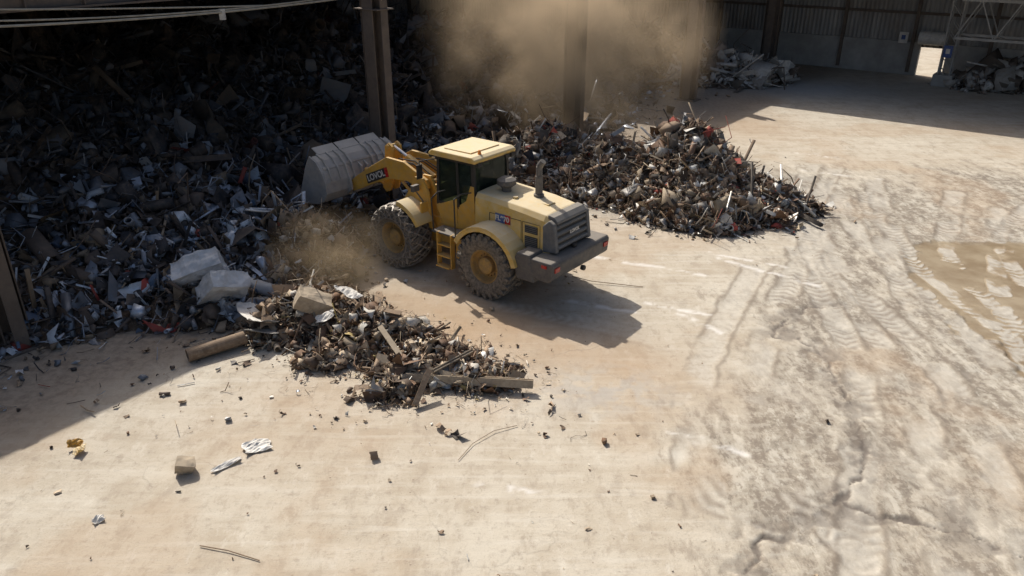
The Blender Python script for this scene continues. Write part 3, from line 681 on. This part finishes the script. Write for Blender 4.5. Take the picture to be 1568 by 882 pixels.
for zz in (3.1, 5.2):
    g.box((-0.1, -8.4, zz), (0.14, 16, 0.14)); g.box((-2.2, -8.4, zz), (0.14, 16, 0.14))
for k in range(8):
    y = -0.4-2*k
    g.tube((-0.1, y, 3.1), (-0.1, y-1, 5.2), 0.04, 6); g.tube((-0.1, y-1, 5.2), (-0.1, y-2, 3.1), 0.04, 6); g.tube((-0.1, y, 3.1), (-2.2, y-1, 3.1), 0.035, 6)
    g.tube((-2.2, y, 3.1), (-2.2, y-1, 5.2), 0.04, 6); g.tube((-2.2, y-1, 5.2), (-2.2, y-2, 3.1), 0.04, 6)
g.obj('truss', M['plinth'], lt)
B().box((0, 0, 0.35), (1.1, 1.1, 0.7)).obj('footing', M['plinth'], lt, 0.03)
def cable(p0, p1, sag, r=0.02, n=16):
    p0, p1 = Vector(p0), Vector(p1); pts = []
    for i in range(n+1):
        t = i/n; p = p0.lerp(p1, t); p.z -= sag*4*t*(1-t); pts.append(p)
    B().path(pts, r, 6).obj('overhead_cable', M['cable'])
cable((-14.7, 17.3, 6.95), (-5.3, 29.7, 6.75), 0.22, 0.035)
cable((-14.7, 17.4, 7.15), (-5.3, 29.7, 6.85), 0.3, 0.025)
cable((-14.7, 17.4, 7.4), (-8.0, 26.2, 6.7), 0.05, 0.025)
cable((-5.3, 29.7, 6.8), (2.0, 39.3, 7.0), 0.3, 0.03)
B().box((-8.9, 25.0, 6.55), (0.16, 0.12, 0.32)).obj('cable_clamp', M['white'])

# ------------------------------------------------------------------ wheel loader
HD = math.atan2(0.619, -0.785)
L = empty('wheel_loader', (-1.22, 20.7, 0), HD)
def wheel(cx, cy, chains):
    side = 1 if cy > 0 else -1
    nm = ('front' if cx > 0 else 'rear')+('_left' if cy > 0 else '_right')
    r, w = 0.90, 0.37
    prof = [(0.46, -w*0.78), (0.60, -w*0.98), (0.72, -w), (0.82, -w*0.93), (0.855, -w*0.7), (0.865, 0), (0.855, w*0.7), (0.82, w*0.93), (0.72, w), (0.60, w*0.98), (0.46, w*0.78)]
    B().lathe(prof, (cx, cy, r), 64).obj('tyre_'+nm, M['tyre'], L, smooth=True)
    t = B(); n = 24
    for k in range(n):
        for sd in (-1, 1):
            a = 2*math.pi*(k+(0.5 if sd > 0 else 0))/n
            R = Matrix.Rotation(-a, 3, 'Y') @ Matrix.Rotation(sd*0.42, 3, 'X')
            c = Vector((cx+0.880*math.cos(a), cy+sd*0.19, r+0.880*math.sin(a)))
            t.box(c, (0.075, 0.34, 0.125), R)
            R2 = Matrix.Rotation(-a, 3, 'Y')
            c2 = Vector((cx+0.81*math.cos(a+sd*0.05), cy+sd*(w-0.012), r+0.81*math.sin(a+sd*0.05)))
            t.box(c2, (0.14, 0.055, 0.11), R2)
    t.obj('tread_'+nm, M['tyre'], L, 0.008)
    s = side
    rp = [(0.47, s*w*0.80), (0.445, s*w*0.83), (0.42, s*w*0.72), (0.40, s*w*0.45), (0.36, s*w*0.30), (0.24, s*w*0.28), (0.225, s*w*0.62), (0.17, s*w*0.70), (0.0, s*w*0.71)]
    B().lathe(rp, (cx, cy, r), 40).obj('rim_'+nm, M['rim'], L, smooth=False)
    h = B()
    for k in range(16):
        a = 2*math.pi*k/16; p = Vector((cx+0.30*math.cos(a), cy+s*w*0.27, r+0.30*math.sin(a))); h.tube(p, p+Vector((0, s*0.05, 0)), 0.018, 6)
    h.obj('wheel_nuts_'+nm, M['rim'], L)
    if chains:
        c = B()
        def link(p0, p1, t0):
            p0, p1 = Vector(p0), Vector(p1); d = p1-p0; nn = max(1, int(d.length/0.085)); q = d.normalized().to_track_quat('X', 'Z').to_matrix()
            for i in range(nn):
                m_ = p0.lerp(p1, (i+0.5)/nn); R = q @ Matrix.Rotation(math.pi/2*(i % 2)+t0, 3, 'X')
                c.box(m_, (d.length/nn*1.05, 0.05, 0.022), R)
        P = lambda a, rr, y: (cx+rr*math.cos(a), cy+y, r+rr*math.sin(a))
        n = 20
        ys = [(-.37, .74), (-.39, .86), (-.2, .93), (0, .935), (.2, .93), (.39, .86), (.37, .74)]
        for k in range(n):
            for j in range(len(ys)-1):
                (y0, r0), (y1, r1) = ys[j], ys[j+1]
                a0 = 2*math.pi*(k+0.5*(j % 2))/n; 
                for sg in (-1, 1):
                    a1 = a0+sg*2*math.pi*0.5/n; link(P(a0, r0, y0), P(a1, r1, y1), 0)
            for sd in (-1, 1):
                a0 = 2*math.pi*k/n; a1 = 2*math.pi*(k+1)/n
                link(P(a0, .74, sd*.385), P(a0+math.pi/n, .62, sd*.38), 0); link(P(a1, .74, sd*.385), P(a0+math.pi/n, .62, sd*.38), 0)
                link(P(a0+math.pi/n, .62, sd*.38), P(a1+math.pi/n, .62, sd*.38), 0)
        c.obj('tyre_chain_'+nm, M['chain'], L)
for cx, ch in ((1.7, True), (-1.7, False)):
    for cy in (1.09, -1.09): wheel(cx, cy, ch)
P = lambda b_, nm, mt, bev=0.015, sm=False: b_.obj(nm, M[mt], L, bev, sm)
P(B().tube((1.7, -0.9, .88), (1.7, 0.9, .88), 0.2).tube((-1.7, -0.9, .88), (-1.7, 0.9, .88), 0.2).box((1.7, 0, .88), (.6, .6, .55)).box((-1.7, 0, .88), (.6, .6, .5)), 'axles', 'dkgrey')
P(B().prism([(-3.2, 1.05), (-3.2, 1.4), (-0.1, 1.4), (0.1, 1.2), (0.1, 0.75), (-0.9, 0.7), (-1.2, 0.95)], -0.5, 0.5), 'rear_frame', 'yellow')
P(B().tube((0.15, 0, 0.6), (0.15, 0, 1.6), 0.16), 'articulation_joint', 'dkgrey')
P(B().prism([(0.2, 0.75), (0.2, 1.3), (0.7, 1.5), (2.5, 1.3), (2.6, 0.9), (1.9, 0.65)], -0.48, 0.48), 'front_frame', 'yellow')
tw = [(0.75, 1.2), (0.85, 2.2), (1.05, 2.62), (1.35, 2.62), (1.6, 2.2), (2.3, 1.3)]
P(B().prism(tw, 0.34, 0.42).prism(tw, 0.66, 0.74).prism(tw, -0.42, -0.34).prism(tw, -0.74, -0.66).box((1.0, 0, 1.9), (0.1, 0.66, 0.9)).tube((1.2, -0.8, 2.35), (1.2, 0.8, 2.35), 0.09), 'loader_tower', 'yellow', 0.01)
def fender(cx, cy, r0, a0, a1, w, nm, mt, r=0.88):
    b_ = B(); n = 12; vs = []
    for i in range(n+1):
        a = math.radians(a0+(a1-a0)*i/n)
        for rr in (r0, r0+0.04):
            for y in (-w/2, w/2): vs.append((cx+rr*math.cos(a), cy+y, r+rr*math.sin(a)))
    fs = []
    for i in range(n):
        k = i*4; m_ = k+4
        fs += [(k, k+1, m_+1, m_), (k+2, m_+2, m_+3, k+3), (k, m_, m_+2, k+2), (k+1, k+3, m_+3, m_+1)]
    fs += [(0, 2, 3, 1), (n*4, n*4+1, n*4+3, n*4+2)]
    b_.add(vs, fs); s = 1 if cy > 0 else -1
    ls = []
    for i in range(n+1):
        a = math.radians(a0+(a1-a0)*i/n)
        for rr in (r0-0.10, r0+0.0): 
            for y in (w/2-0.03, w/2): ls.append((cx+rr*math.cos(a), cy+s*y, r+rr*math.sin(a)))
    fs2 = []
    for i in range(n):
        k = i*4; m_ = k+4; fs2 += [(k, k+1, m_+1, m_), (k+2, m_+2, m_+3, k+3), (k, m_, m_+2, k+2), (k+1, k+3, m_+3, m_+1)]
    b_.add(ls, fs2); return P(b_, nm, mt, 0.01)
for s_, nm in ((1, 'left'), (-1, 'right')):
    fender(-1.7, s_*1.08, 1.09, 28, 165, 0.74, 'rear_fender_'+nm, 'yellow_top')
    fender(1.7, s_*1.02, 1.11, 98, 150, 0.62, 'front_fender_'+nm, 'yellow_top')
    P(B().box((0.92, s_*0.85, 1.75), (0.06, 0.3, 0.5)), 'fender_bracket_'+nm, 'yellow')
    P(B().box((-0.35, s_*1.02, 1.42), (1.25, 0.5, 0.05)), 'platform_'+nm, 'dkgrey', 0.01)
    st = B()
    for i, z in enumerate((0.5, 0.8, 1.1)): st.box((-0.22, s_*(1.30-0.05*i), z), (0.48, 0.22, 0.04))
    for x in (-0.47, 0.03): st.box((x, s_*1.24, 0.95), (0.035, 0.16, 1.0))
    P(st, 'ladder_'+nm, 'yellow', 0.005)
    P(B().prism([(-0.95, 0.75), (-0.95, 1.4), (-0.5, 1.4), (-0.5, 0.75)], s_*0.52, s_*1.15), 'side_tank_'+nm, 'yellow', 0.03)
    hr = B().path([(0.2, s_*1.25, 1.44), (0.22, s_*1.27, 2.35), (0.15, s_*1.1, 2.5), (0.1, s_*0.85, 2.5)], 0.02).path([(-0.62, s_*1.27, 1.44), (-0.62, s_*1.28, 2.5), (-0.72, s_*1.1, 2.62), (-0.85, s_*0.85, 2.62)], 0.02)
    P(hr, 'handrail_'+nm, 'black', 0)
secs = [(-0.92, .80, 1.4, 2.30, 2.62, .68), (-1.6, .81, 1.4, 2.28, 2.58, .68), (-2.5, .82, 1.35, 2.2, 2.52, .68), (-3.15, .80, 1.35, 2.1, 2.44, .64), (-3.36, .76, 1.45, 2.0, 2.36, .60)]
vs = []; 
for x, hw, zb, zs, zt, ht in secs: vs += [(x, hw, zb), (x, hw, zs), (x, (hw+ht)/2+.03, (zs+zt)/2+0.04), (x, ht, zt), (x, ht*0.4, zt+.02), (x, -ht*0.4, zt+.02), (x, -ht, zt), (x, -(hw+ht)/2-.03, (zs+zt)/2+0.04), (x, -hw, zs), (x, -hw, zb)]
k = 10; fs = [(i*k+j, (i+1)*k+j, (i+1)*k+j+1, i*k+j+1) for i in range(len(secs)-1) for j in range(k-1)]
fs += [tuple(range(k)), tuple(range(len(secs)*k-1, (len(secs)-1)*k-1, -1))]
P(B().add(vs, fs), 'engine_hood', 'yellow_top', 0.02)
for s_, nm in ((1, 'left'), (-1, 'right')):
    v_ = B(); 
    for (x0, x1, z0, z1) in ((-3.02, -2.62, 1.93, 2.13), (-3.02, -2.62, 1.52, 1.84)):
        v_.box(((x0+x1)/2, s_*0.822, (z0+z1)/2), (x1-x0, 0.02, z1-z0))
    P(v_, 'side_vent_'+nm, 'black', 0.004)
    v_ = B()
    for z in np.arange(1.56, 1.84, 0.05): v_.box((-2.82, s_*0.838, z), (0.38, 0.014, 0.014))
    for z in np.arange(1.97, 2.12, 0.05): v_.box((-2.82, s_*0.838, z), (0.38, 0.014, 0.014))
    P(v_, 'vent_slats_'+nm, 'grille', 0)
    g2 = B()
    for (x0, x1) in ((-2.5, -1.45), (-3.1, -2.54)): 
        for zz in (1.47, 2.2): g2.box(((x0+x1)/2, s_*0.823, zz), (x1-x0, 0.006, 0.012))
        for xx in (x0, x1): g2.box((xx, s_*0.823, 1.83), (0.012, 0.006, 0.72))
    P(g2, 'panel_gap_'+nm, 'black', 0)
P(B().box((-1.9, 0.824, 2.12), (0.5, 0.012, 0.24)), 'model_decal_ground', 'blue', 0)
P(B().box((-2.06, 0.831, 2.12), (0.18, 0.004, 0.24)), 'model_decal_red', 'red', 0)
gr = B(); gr.prism([(-3.3, 1.5), (-3.3, 2.38), (-3.42, 2.34), (-3.52, 1.6), (-3.5, 1.5)], -0.7, 0.7); P(gr, 'grille_body', 'black', 0.02)
gr = B()
for i in range(4):
    z = 1.64+i*0.17; x = -3.56+i*0.028
    gr.prism([(x+0.10, z-0.05), (x, z-0.04), (x-0.03, z+0.01), (x, z+0.05), (x+0.10, z+0.07)], -0.66, 0.66)
P(gr, 'grille_louvres', 'grille', 0.012)
P(B().prism([(-3.22, 2.36), (-3.22, 2.47), (-3.4, 2.44), (-3.52, 2.34), (-3.52, 2.27), (-3.38, 2.34)], -0.66, 0.66), 'grille_cap', 'grille', 0.015)
for s_ in (1, -1):
    P(B().prism([(-3.15, 1.5), (-3.15, 2.2), (-3.35, 2.38), (-3.5, 2.3), (-3.6, 1.55)], s_*0.665, s_*0.8), 'grille_cheek_'+('l' if s_ > 0 else 'r'), 'grille', 0.03)
cw = B(); cw.prism([(-3.15, 1.0), (-3.15, 1.5), (-3.8, 1.5), (-3.86, 1.42), (-3.82, 1.05), (-3.7, 0.95)], -1.32, 1.32)
P(cw, 'counterweight', 'dkgrey', 0.04)
for s_, nm in ((1, 'left'), (-1, 'right')):
    P(B().prism([(-3.3, 0.85), (-3.16, 1.58), (-2.75, 1.58), (-2.62, 1.3), (-2.75, 0.85)], s_*0.70, s_*1.34), 'counterweight_pod_'+nm, 'dkgrey', 0.04)
    P(B().box((-3.865, s_*1.12, 1.3), (0.03, 0.2, 0.12)), 'tail_light_'+nm, 'red', 0.005)
    P(B().box((-3.6, s_*1.325, 1.38), (0.16, 0.02, 0.08)), 'side_marker_'+nm, 'red', 0.003)
P(B().box((-3.6, 0, 1.55), (0.1, 0.12, 0.1)).tube((-3.84, 0, 1.0), (-3.95, 0, 1.0), 0.07), 'tow_pin', 'black')
P(B().tube((-1.45, .1, 2.55), (-1.45, .1, 2.74), 0.13, 20).tube((-1.45, .1, 2.72), (-1.45, .1, 2.80), 0.15, 24, 0.25).tube((-1.45, .1, 2.80), (-1.45, .1, 2.92), 0.26, 24).tube((-1.45, .1, 2.92), (-1.45, .1, 2.99), 0.26, 24, 0.14), 'air_precleaner', 'dkgrey', 0.008)
P(B().tube((-2.3, -0.2, 2.5), (-2.3, -0.2, 2.62), 0.14, 16).tube((-2.3, -0.2, 2.5), (-2.3, -0.2, 3.1), 0.10, 16).path([(-2.3, -0.2, 3.05), (-2.3, -0.2, 3.35), (-2.42, -0.2, 3.52)], 0.085, 16), 'exhaust_stack', 'dkgrey', 0)
P(B().box((-2.75, 0, 2.51), (0.24, 0.3, 0.03)).tube((-1.95, .35, 2.55), (-1.95, .35, 2.62), .07, 16), 'hood_caps', 'yellow_top', 0.005)
x0, x1, yw = -0.88, 0.55, 0.74
lower = [(x0, 1.42), (x0, 2.05), (x1-0.02, 2.05), (x1, 1.9), (x1-0.25, 1.42)]
P(B().prism(lower, -yw, yw), 'cab_lower', 'yellow', 0.03)
z1 = 3.40
pil = B()
for s_ in (-1, 1):
    for (a, b2, r) in (((x0+.04, 2.0), (x0+.08, z1), .05), ((-0.28, 2.0), (-0.25, z1), .035), ((x1-.05, 2.0), (x1-.12, z1), .04)):
        pil.prism([(a[0]-r, a[1]), (b2[0]-r, b2[1]), (b2[0]+r, b2[1]), (a[0]+r, a[1])], s_*(yw-0.09), s_*yw)
    pil.box(((x0+x1)/2, s_*(yw-.04), z1-0.04), (x1-x0-.05, 0.09, 0.1)); pil.box(((x0+x1)/2, s_*(yw-.04), 2.08), (x1-x0-.04, 0.09, 0.07))
pil.box((x0+.08, 0, z1-.04), (.09, 2*yw-.1, .1)); pil.box((x1-.12, 0, z1-.04), (.08, 2*yw-.1, .1)); pil.box((x0+.05, 0, 2.1), (.09, 2*yw-.1, .12))
P(pil, 'cab_pillars', 'black', 0.01)
gl = B()
for s_ in (-1, 1):
    gl.prism([(x0+.05, 2.06), (x0+.1, z1-.05), (x1-.14, z1-.05), (x1-.06, 2.06)], s_*(yw-.03), s_*(yw-.02))
gl.box((x0+.06, 0, 2.75), (.01, 2*yw-.2, 1.25)); gl.prism([(x1-.055, 2.0), (x1-.125, z1), (x1-.115, z1), (x1-.045, 2.0)], -yw+.1, yw-.1)
P(gl, 'cab_glass', 'glass', 0)
P(B().prism([(-0.24, 1.6), (-0.24, 2.3), (0.44, 2.02), (0.42, 1.65)], yw, yw+0.025), 'door_panel', 'yellow', 0.01)
P(B().prism([(x0+.0, 2.0), (x0+.02, 2.75), (x0+.14, 2.75), (x0+.3, 2.3), (-0.3, 2.12), (-0.3, 2.0)], yw+.002, yw+0.02), 'rear_pillar_panel', 'yellow', 0.006)
P(B().box((-.32, yw+.03, 2.2), (.05, .04, .2)), 'door_handle', 'black', 0.005)
P(B().prism([(x0-.12, z1), (x0-.14, z1+.1), (x0-.0, z1+.17), (x1+.0, z1+.17), (x1+.12, z1+.08), (x1+.1, z1)], -0.87, 0.87), 'cab_roof', 'yellow_top', 0.04)
P(B().box(((x0+x1)/2, 0, z1+.185), (0.95, 1.2, 0.03)), 'roof_panel', 'yellow_top', 0.012)
P(B().box((-0.42, 0, 2.25), (0.5, 0.5, 0.16)).box((-0.66, 0, 2.65), (0.14, 0.48, 0.7)).box((-0.68, 0, 3.08), (0.1, 0.26, 0.18)), 'seat', 'seat', 0.04)
P(B().tube((0.38, 0, 2.0), (0.15, 0, 2.55), 0.04).tube((0.16, 0, 2.54), (0.13, 0, 2.58), 0.19, 20), 'steering_column', 'black', 0)
P(B().tube((-0.82, 0.45, z1+.12), (-0.82, 0.45, z1+.2), 0.05, 14).tube((-0.82, .45, z1+.2), (-0.82, .45, z1+.28), 0.045, 14, 0.03), 'beacon', 'orange', 0)
wl = B()
for y in (-.7, .7, -.45):
    wl.box((x1+.12, y, z1-.03), (.08, .18, .1)); wl.box((x0-.14, y, z1-.04), (.08, .16, .1))
P(wl, 'work_lights', 'black', 0.01)
for s_, nm in ((1, 'left'), (-1, 'right')):
    P(B().path([(x1-.1, s_*yw, 3.3), (x1+.25, s_*1.08, 3.25), (x1+.25, s_*1.08, 2.75)], 0.015).box((x1+.24, s_*1.1, 2.95), (.04, .2, .4)), 'mirror_'+nm, 'black', 0.006)
    P(B().path([(0.95, s_*.85, 2.0), (1.05, s_*1.0, 2.3)], .025).box((1.1, s_*1.0, 2.4), (.12, .24, .18)), 'headlight_'+nm, 'dkgrey', 0.01)
cl = [(1.2, 2.35, .19), (1.9, 2.62, .27), (2.6, 2.6, .31), (3.3, 2.28, .25), (4.0, 1.9, .2), (4.3, 1.74, .16)]
top = [(x+0.25*h, z+h) for x, z, h in cl]; bot = [(x-0.25*h, z-h) for x, z, h in cl]
prof = [(1.02, 2.3), (1.08, 2.52)] + top[1:] + [(4.46, 1.78), (4.44, 1.62)] + bot[::-1]
bm = B()
for s_ in (-1, 1): bm.prism(prof, s_*0.46, s_*0.56)
bm.tube((4.3, -.66, 1.74), (4.3, .66, 1.74), .08); bm.tube((2.9, -.48, 2.4), (2.9, .48, 2.4), .17)
P(bm, 'boom', 'yellow', 0.012)
for s_ in (-1, 1): P(B().tube((0.85, s_*.54, 1.15), (1.7, s_*.5, 1.95), .085).tube((1.6, s_*.5, 1.86), (2.35, s_*.5, 2.5), .045), 'lift_cylinder_'+('l' if s_ > 0 else 'r'), 'yellow', 0)
bc = B()
for s_ in (-1, 1): bc.prism([(2.78, 3.12), (2.95, 3.22), (3.1, 3.1), (3.15, 2.5), (3.3, 1.8), (3.15, 1.68), (2.98, 1.75), (2.75, 2.4)], s_*.12, s_*.2)
bc.tube((2.94, -.24, 3.1), (2.94, .24, 3.1), .07).tube((2.93, -.24, 2.42), (2.93, .24, 2.42), .11)
P(bc, 'bellcrank', 'yellow', 0.012)
P(B().tube((1.3, 0, 2.42), (2.35, 0, 2.85), .11, 16), 'tilt_cylinder', 'yellow', 0)
P(B().tube((2.3, 0, 2.83), (2.94, 0, 3.1), .055, 16), 'tilt_rod', 'chrome', 0)
P(B().tube((3.15, 0, 1.76), (4.25, 0, 2.15), .07), 'bucket_link', 'yellow', 0)
hs = B()
for y, dz in ((.25, 0), (.3, .05), (-.25, 0), (-.3, .06), (.2, .1)): hs.path([(0.5, y, 1.6), (0.8, y, 2.0+dz), (1.3, y, 2.5+dz), (1.9, y*.8, 2.75+dz), (2.6, y*.7, 2.7+dz)], .018, 6)
P(hs, 'hydraulic_hoses', 'black', 0)
P(B().prism([(2.72, 2.30), (2.79, 2.58), (3.62, 2.22), (3.55, 1.95)], .561, .568), 'boom_label', 'black', 0)
P(B().prism([(2.60, 2.34), (2.68, 2.62), (2.80, 2.57), (2.73, 2.30)], .561, .569), 'boom_label_red', 'red', 0)
def text(body, loc, size, rot, mat, nm):
    cu = bpy.data.curves.new(nm, 'FONT'); cu.body = body; cu.size = size; cu.extrude = 0.002; cu.offset = 0.006; cu.align_x = 'CENTER'; cu.align_y = 'CENTER'
    ob = bpy.data.objects.new(nm, cu); COL.objects.link(ob); cu.materials.append(mat); ob.parent = L; ob.location = loc; ob.rotation_euler = rot
def tl(body, x, y, z, size, slope, mat, nm):
    ux = Vector((-math.cos(slope), 0, math.sin(slope))); uz = Vector((0, 1, 0)); uy = uz.cross(ux)
    m_ = Matrix((ux, uy, uz)).transposed(); text(body, (x, y, z), size, m_.to_euler(), mat, nm)
tl('LOVOL', 3.16, .573, 2.265, .26, math.atan2(.34, .78), M['white'], 'boom_lettering')
tl('FL970', -1.88, .836, 2.12, .19, 0, M['white'], 'model_lettering')
ux = Vector((0, -1, 0)); uy = Vector((0, 0, 1)); uz = ux.cross(uy); text('LOVOL', (-3.60, 0, 1.98), .13, Matrix((ux, uy, uz)).transposed().to_euler(), M['white'], 'rear_lettering')
bk = bpy.data.objects.new('bucket', None); COL.objects.link(bk); bk.parent = L; bk.location = (4.3, 0, 1.74); bk.rotation_euler = (0, math.radians(12), 0)
prof = [(1.45, -.28), (.55, -.30), (.22, -.22), (.04, -.02), (0.0, .28), (.06, .62), (.22, .92), (.42, 1.08)]
hw = 1.5; vs = []; 
for x, z in prof: vs += [(x, -hw, z), (x, hw, z)]
fs = [(2*i, 2*i+1, 2*i+3, 2*i+2) for i in range(len(prof)-1)]
ob = mkobj('bucket_shell', vs, fs, M['bucket'], bk, smooth=False); so = ob.modifiers.new('s', 'SOLIDIFY'); so.thickness = 0.04
def bp(b_, nm, mt='bucket', bev=.01): return b_.obj(nm, M[mt], bk, bev)
sp = [(1.5, -.30), (.55, -.33), (.2, -.25), (.0, -.03), (-.035, .28), (.03, .63), (.2, .95), (.46, 1.14), (0.75, 0.85), (1.3, 0.05)]
for s_ in (-1, 1): bp(B().prism(sp, s_*hw, s_*(hw+.05)), 'side_plate_'+('l' if s_ > 0 else 'r'))
rb = B()
for y in (-1.3, -.95, .95, 1.3): rb.prism([(-.005, .3), (-.09, .32), (-.05, .66), (.14, 1.0), (.4, 1.16), (.42, 1.1), (.2, .92), (.05, .62)], y-.03, y+.03)
for y in (-.66, -.42, .42, .66): rb.prism([(.25, -.27), (-.12, -.1), (-.14, .12), (-.06, .7), (.16, 1.02), (.4, 1.17), (.42, 1.1), (.2, .92)], y-.03, y+.03)
for y in (-.12, .12): rb.prism([(0, .25), (-.12, .3), (-.14, .52), (.04, .68)], y-.03, y+.03)
bp(rb, 'ribs_and_hinges')
sg = B()
for y0, y1 in ((-1.25, -.45), (-.40, .40), (.45, 1.25)): sg.box((.52, (y0+y1)/2, 1.22), (.03, y1-y0, .34), Matrix.Rotation(.85, 3, 'Y'))
sg.box((.05, 0, .72), (.05, 2.9, .09), Matrix.Rotation(.3, 3, 'Y'))
bp(sg, 'spill_guard')
bp(B().box((1.5, 0, -.30), (.28, 3.08, .05)), 'cutting_edge')

# ------------------------------------------------------------------ dust
def dust(nm, loc, scl, dens, col, nscale=0.6, seed=0.0, thr=(0.42, 0.72)):
    b_ = B().box((0, 0, 0), (2, 2, 2)); m, nt, b = new_mat(nm+'_volume'); nt.nodes.remove(b)
    tc = N(nt, 'ShaderNodeTexCoord'); ln = N(nt, 'ShaderNodeVectorMath', operation='LENGTH'); nt.links.new(tc.outputs['Object'], ln.inputs[0])
    geo = N(nt, 'ShaderNodeNewGeometry'); nz = N(nt, 'ShaderNodeTexNoise'); nz.inputs['Scale'].default_value = nscale; nz.inputs['Detail'].default_value = 2; nz.inputs['Distortion'].default_value = 0.0
    mp = N(nt, 'ShaderNodeMapping'); mp.inputs['Location'].default_value = (seed, seed, seed); nt.links.new(geo.outputs['Position'], mp.inputs[0]); nt.links.new(mp.outputs[0], nz.inputs['Vector'])
    fall = ramp(nt, ln.outputs['Value'], 0.1, 1.0, 1, 0); fall = mth(nt, 'POWER', fall, 1.3)
    f = mth(nt, 'MULTIPLY', fall, ramp(nt, nz.outputs[0], thr[0], thr[1], 0.08, 1))
    d = mth(nt, 'MULTIPLY', f, dens)
    pv = N(nt, 'ShaderNodeVolumePrincipled'); pv.inputs['Color'].default_value = (*col, 1); pv.inputs['Anisotropy'].default_value = 0.25
    nt.links.new(d, pv.inputs['Density']); nt.links.new(pv.outputs[0], nt.nodes['Material Output'].inputs['Volume'])
    try: m.cycles.volume_step_rate = 4.0
    except Exception: pass
    ob = b_.obj(nm, m); ob.location = loc; ob.scale = scl; return ob
dust('dust_cloud', (2.2, 34.2, 4.7), (7.0, 4.6, 5.2), 1.1, (.95, .73, .49), nscale=0.42, thr=(0.41, 0.64))
dust('dust_cloud', (-4.8, 18.8, 1.0), (2.0, 1.6, 1.6), 0.65, (.94, .72, .46), 1.0, 3.0)

# ------------------------------------------------------------------ light, world, camera
d = Vector((0.55, -0.92, -1.0)).normalized()
sun = bpy.data.lights.new('sun', 'SUN'); sun.energy = 4.9; sun.angle = math.radians(0.6); sun.color = (1, 0.95, 0.87)
so = bpy.data.objects.new('sun', sun); COL.objects.link(so); so.rotation_mode = 'QUATERNION'; so.rotation_quaternion = d.to_track_quat('-Z', 'Y'); so.location = (-20, 30, 40)
w = bpy.data.worlds.new('World'); scene.world = w; w.use_nodes = True; nt = w.node_tree
sk = nt.nodes.new('ShaderNodeTexSky'); sk.sky_type = 'NISHITA'; sk.sun_disc = False; sk.sun_elevation = math.asin(-d.z); sk.sun_rotation = math.atan2(-d.x, -d.y)
sk.dust_density = 5.0; sk.air_density = 0.9
nt.links.new(sk.outputs[0], nt.nodes['Background'].inputs[0]); nt.nodes['Background'].inputs[1].default_value = 0.11
cam = bpy.data.cameras.new('camera'); cam.sensor_width = 36; cam.lens = 1180/1568*36; cam.clip_end = 600
co = bpy.data.objects.new('camera', cam); COL.objects.link(co); co.location = (0, 0, 9); co.rotation_euler = (math.pi/2-math.atan(554/1180), 0, 0)
scene.camera = co
scene.view_settings.view_transform = 'Standard'; scene.view_settings.look = 'None'; scene.view_settings.exposure = 0
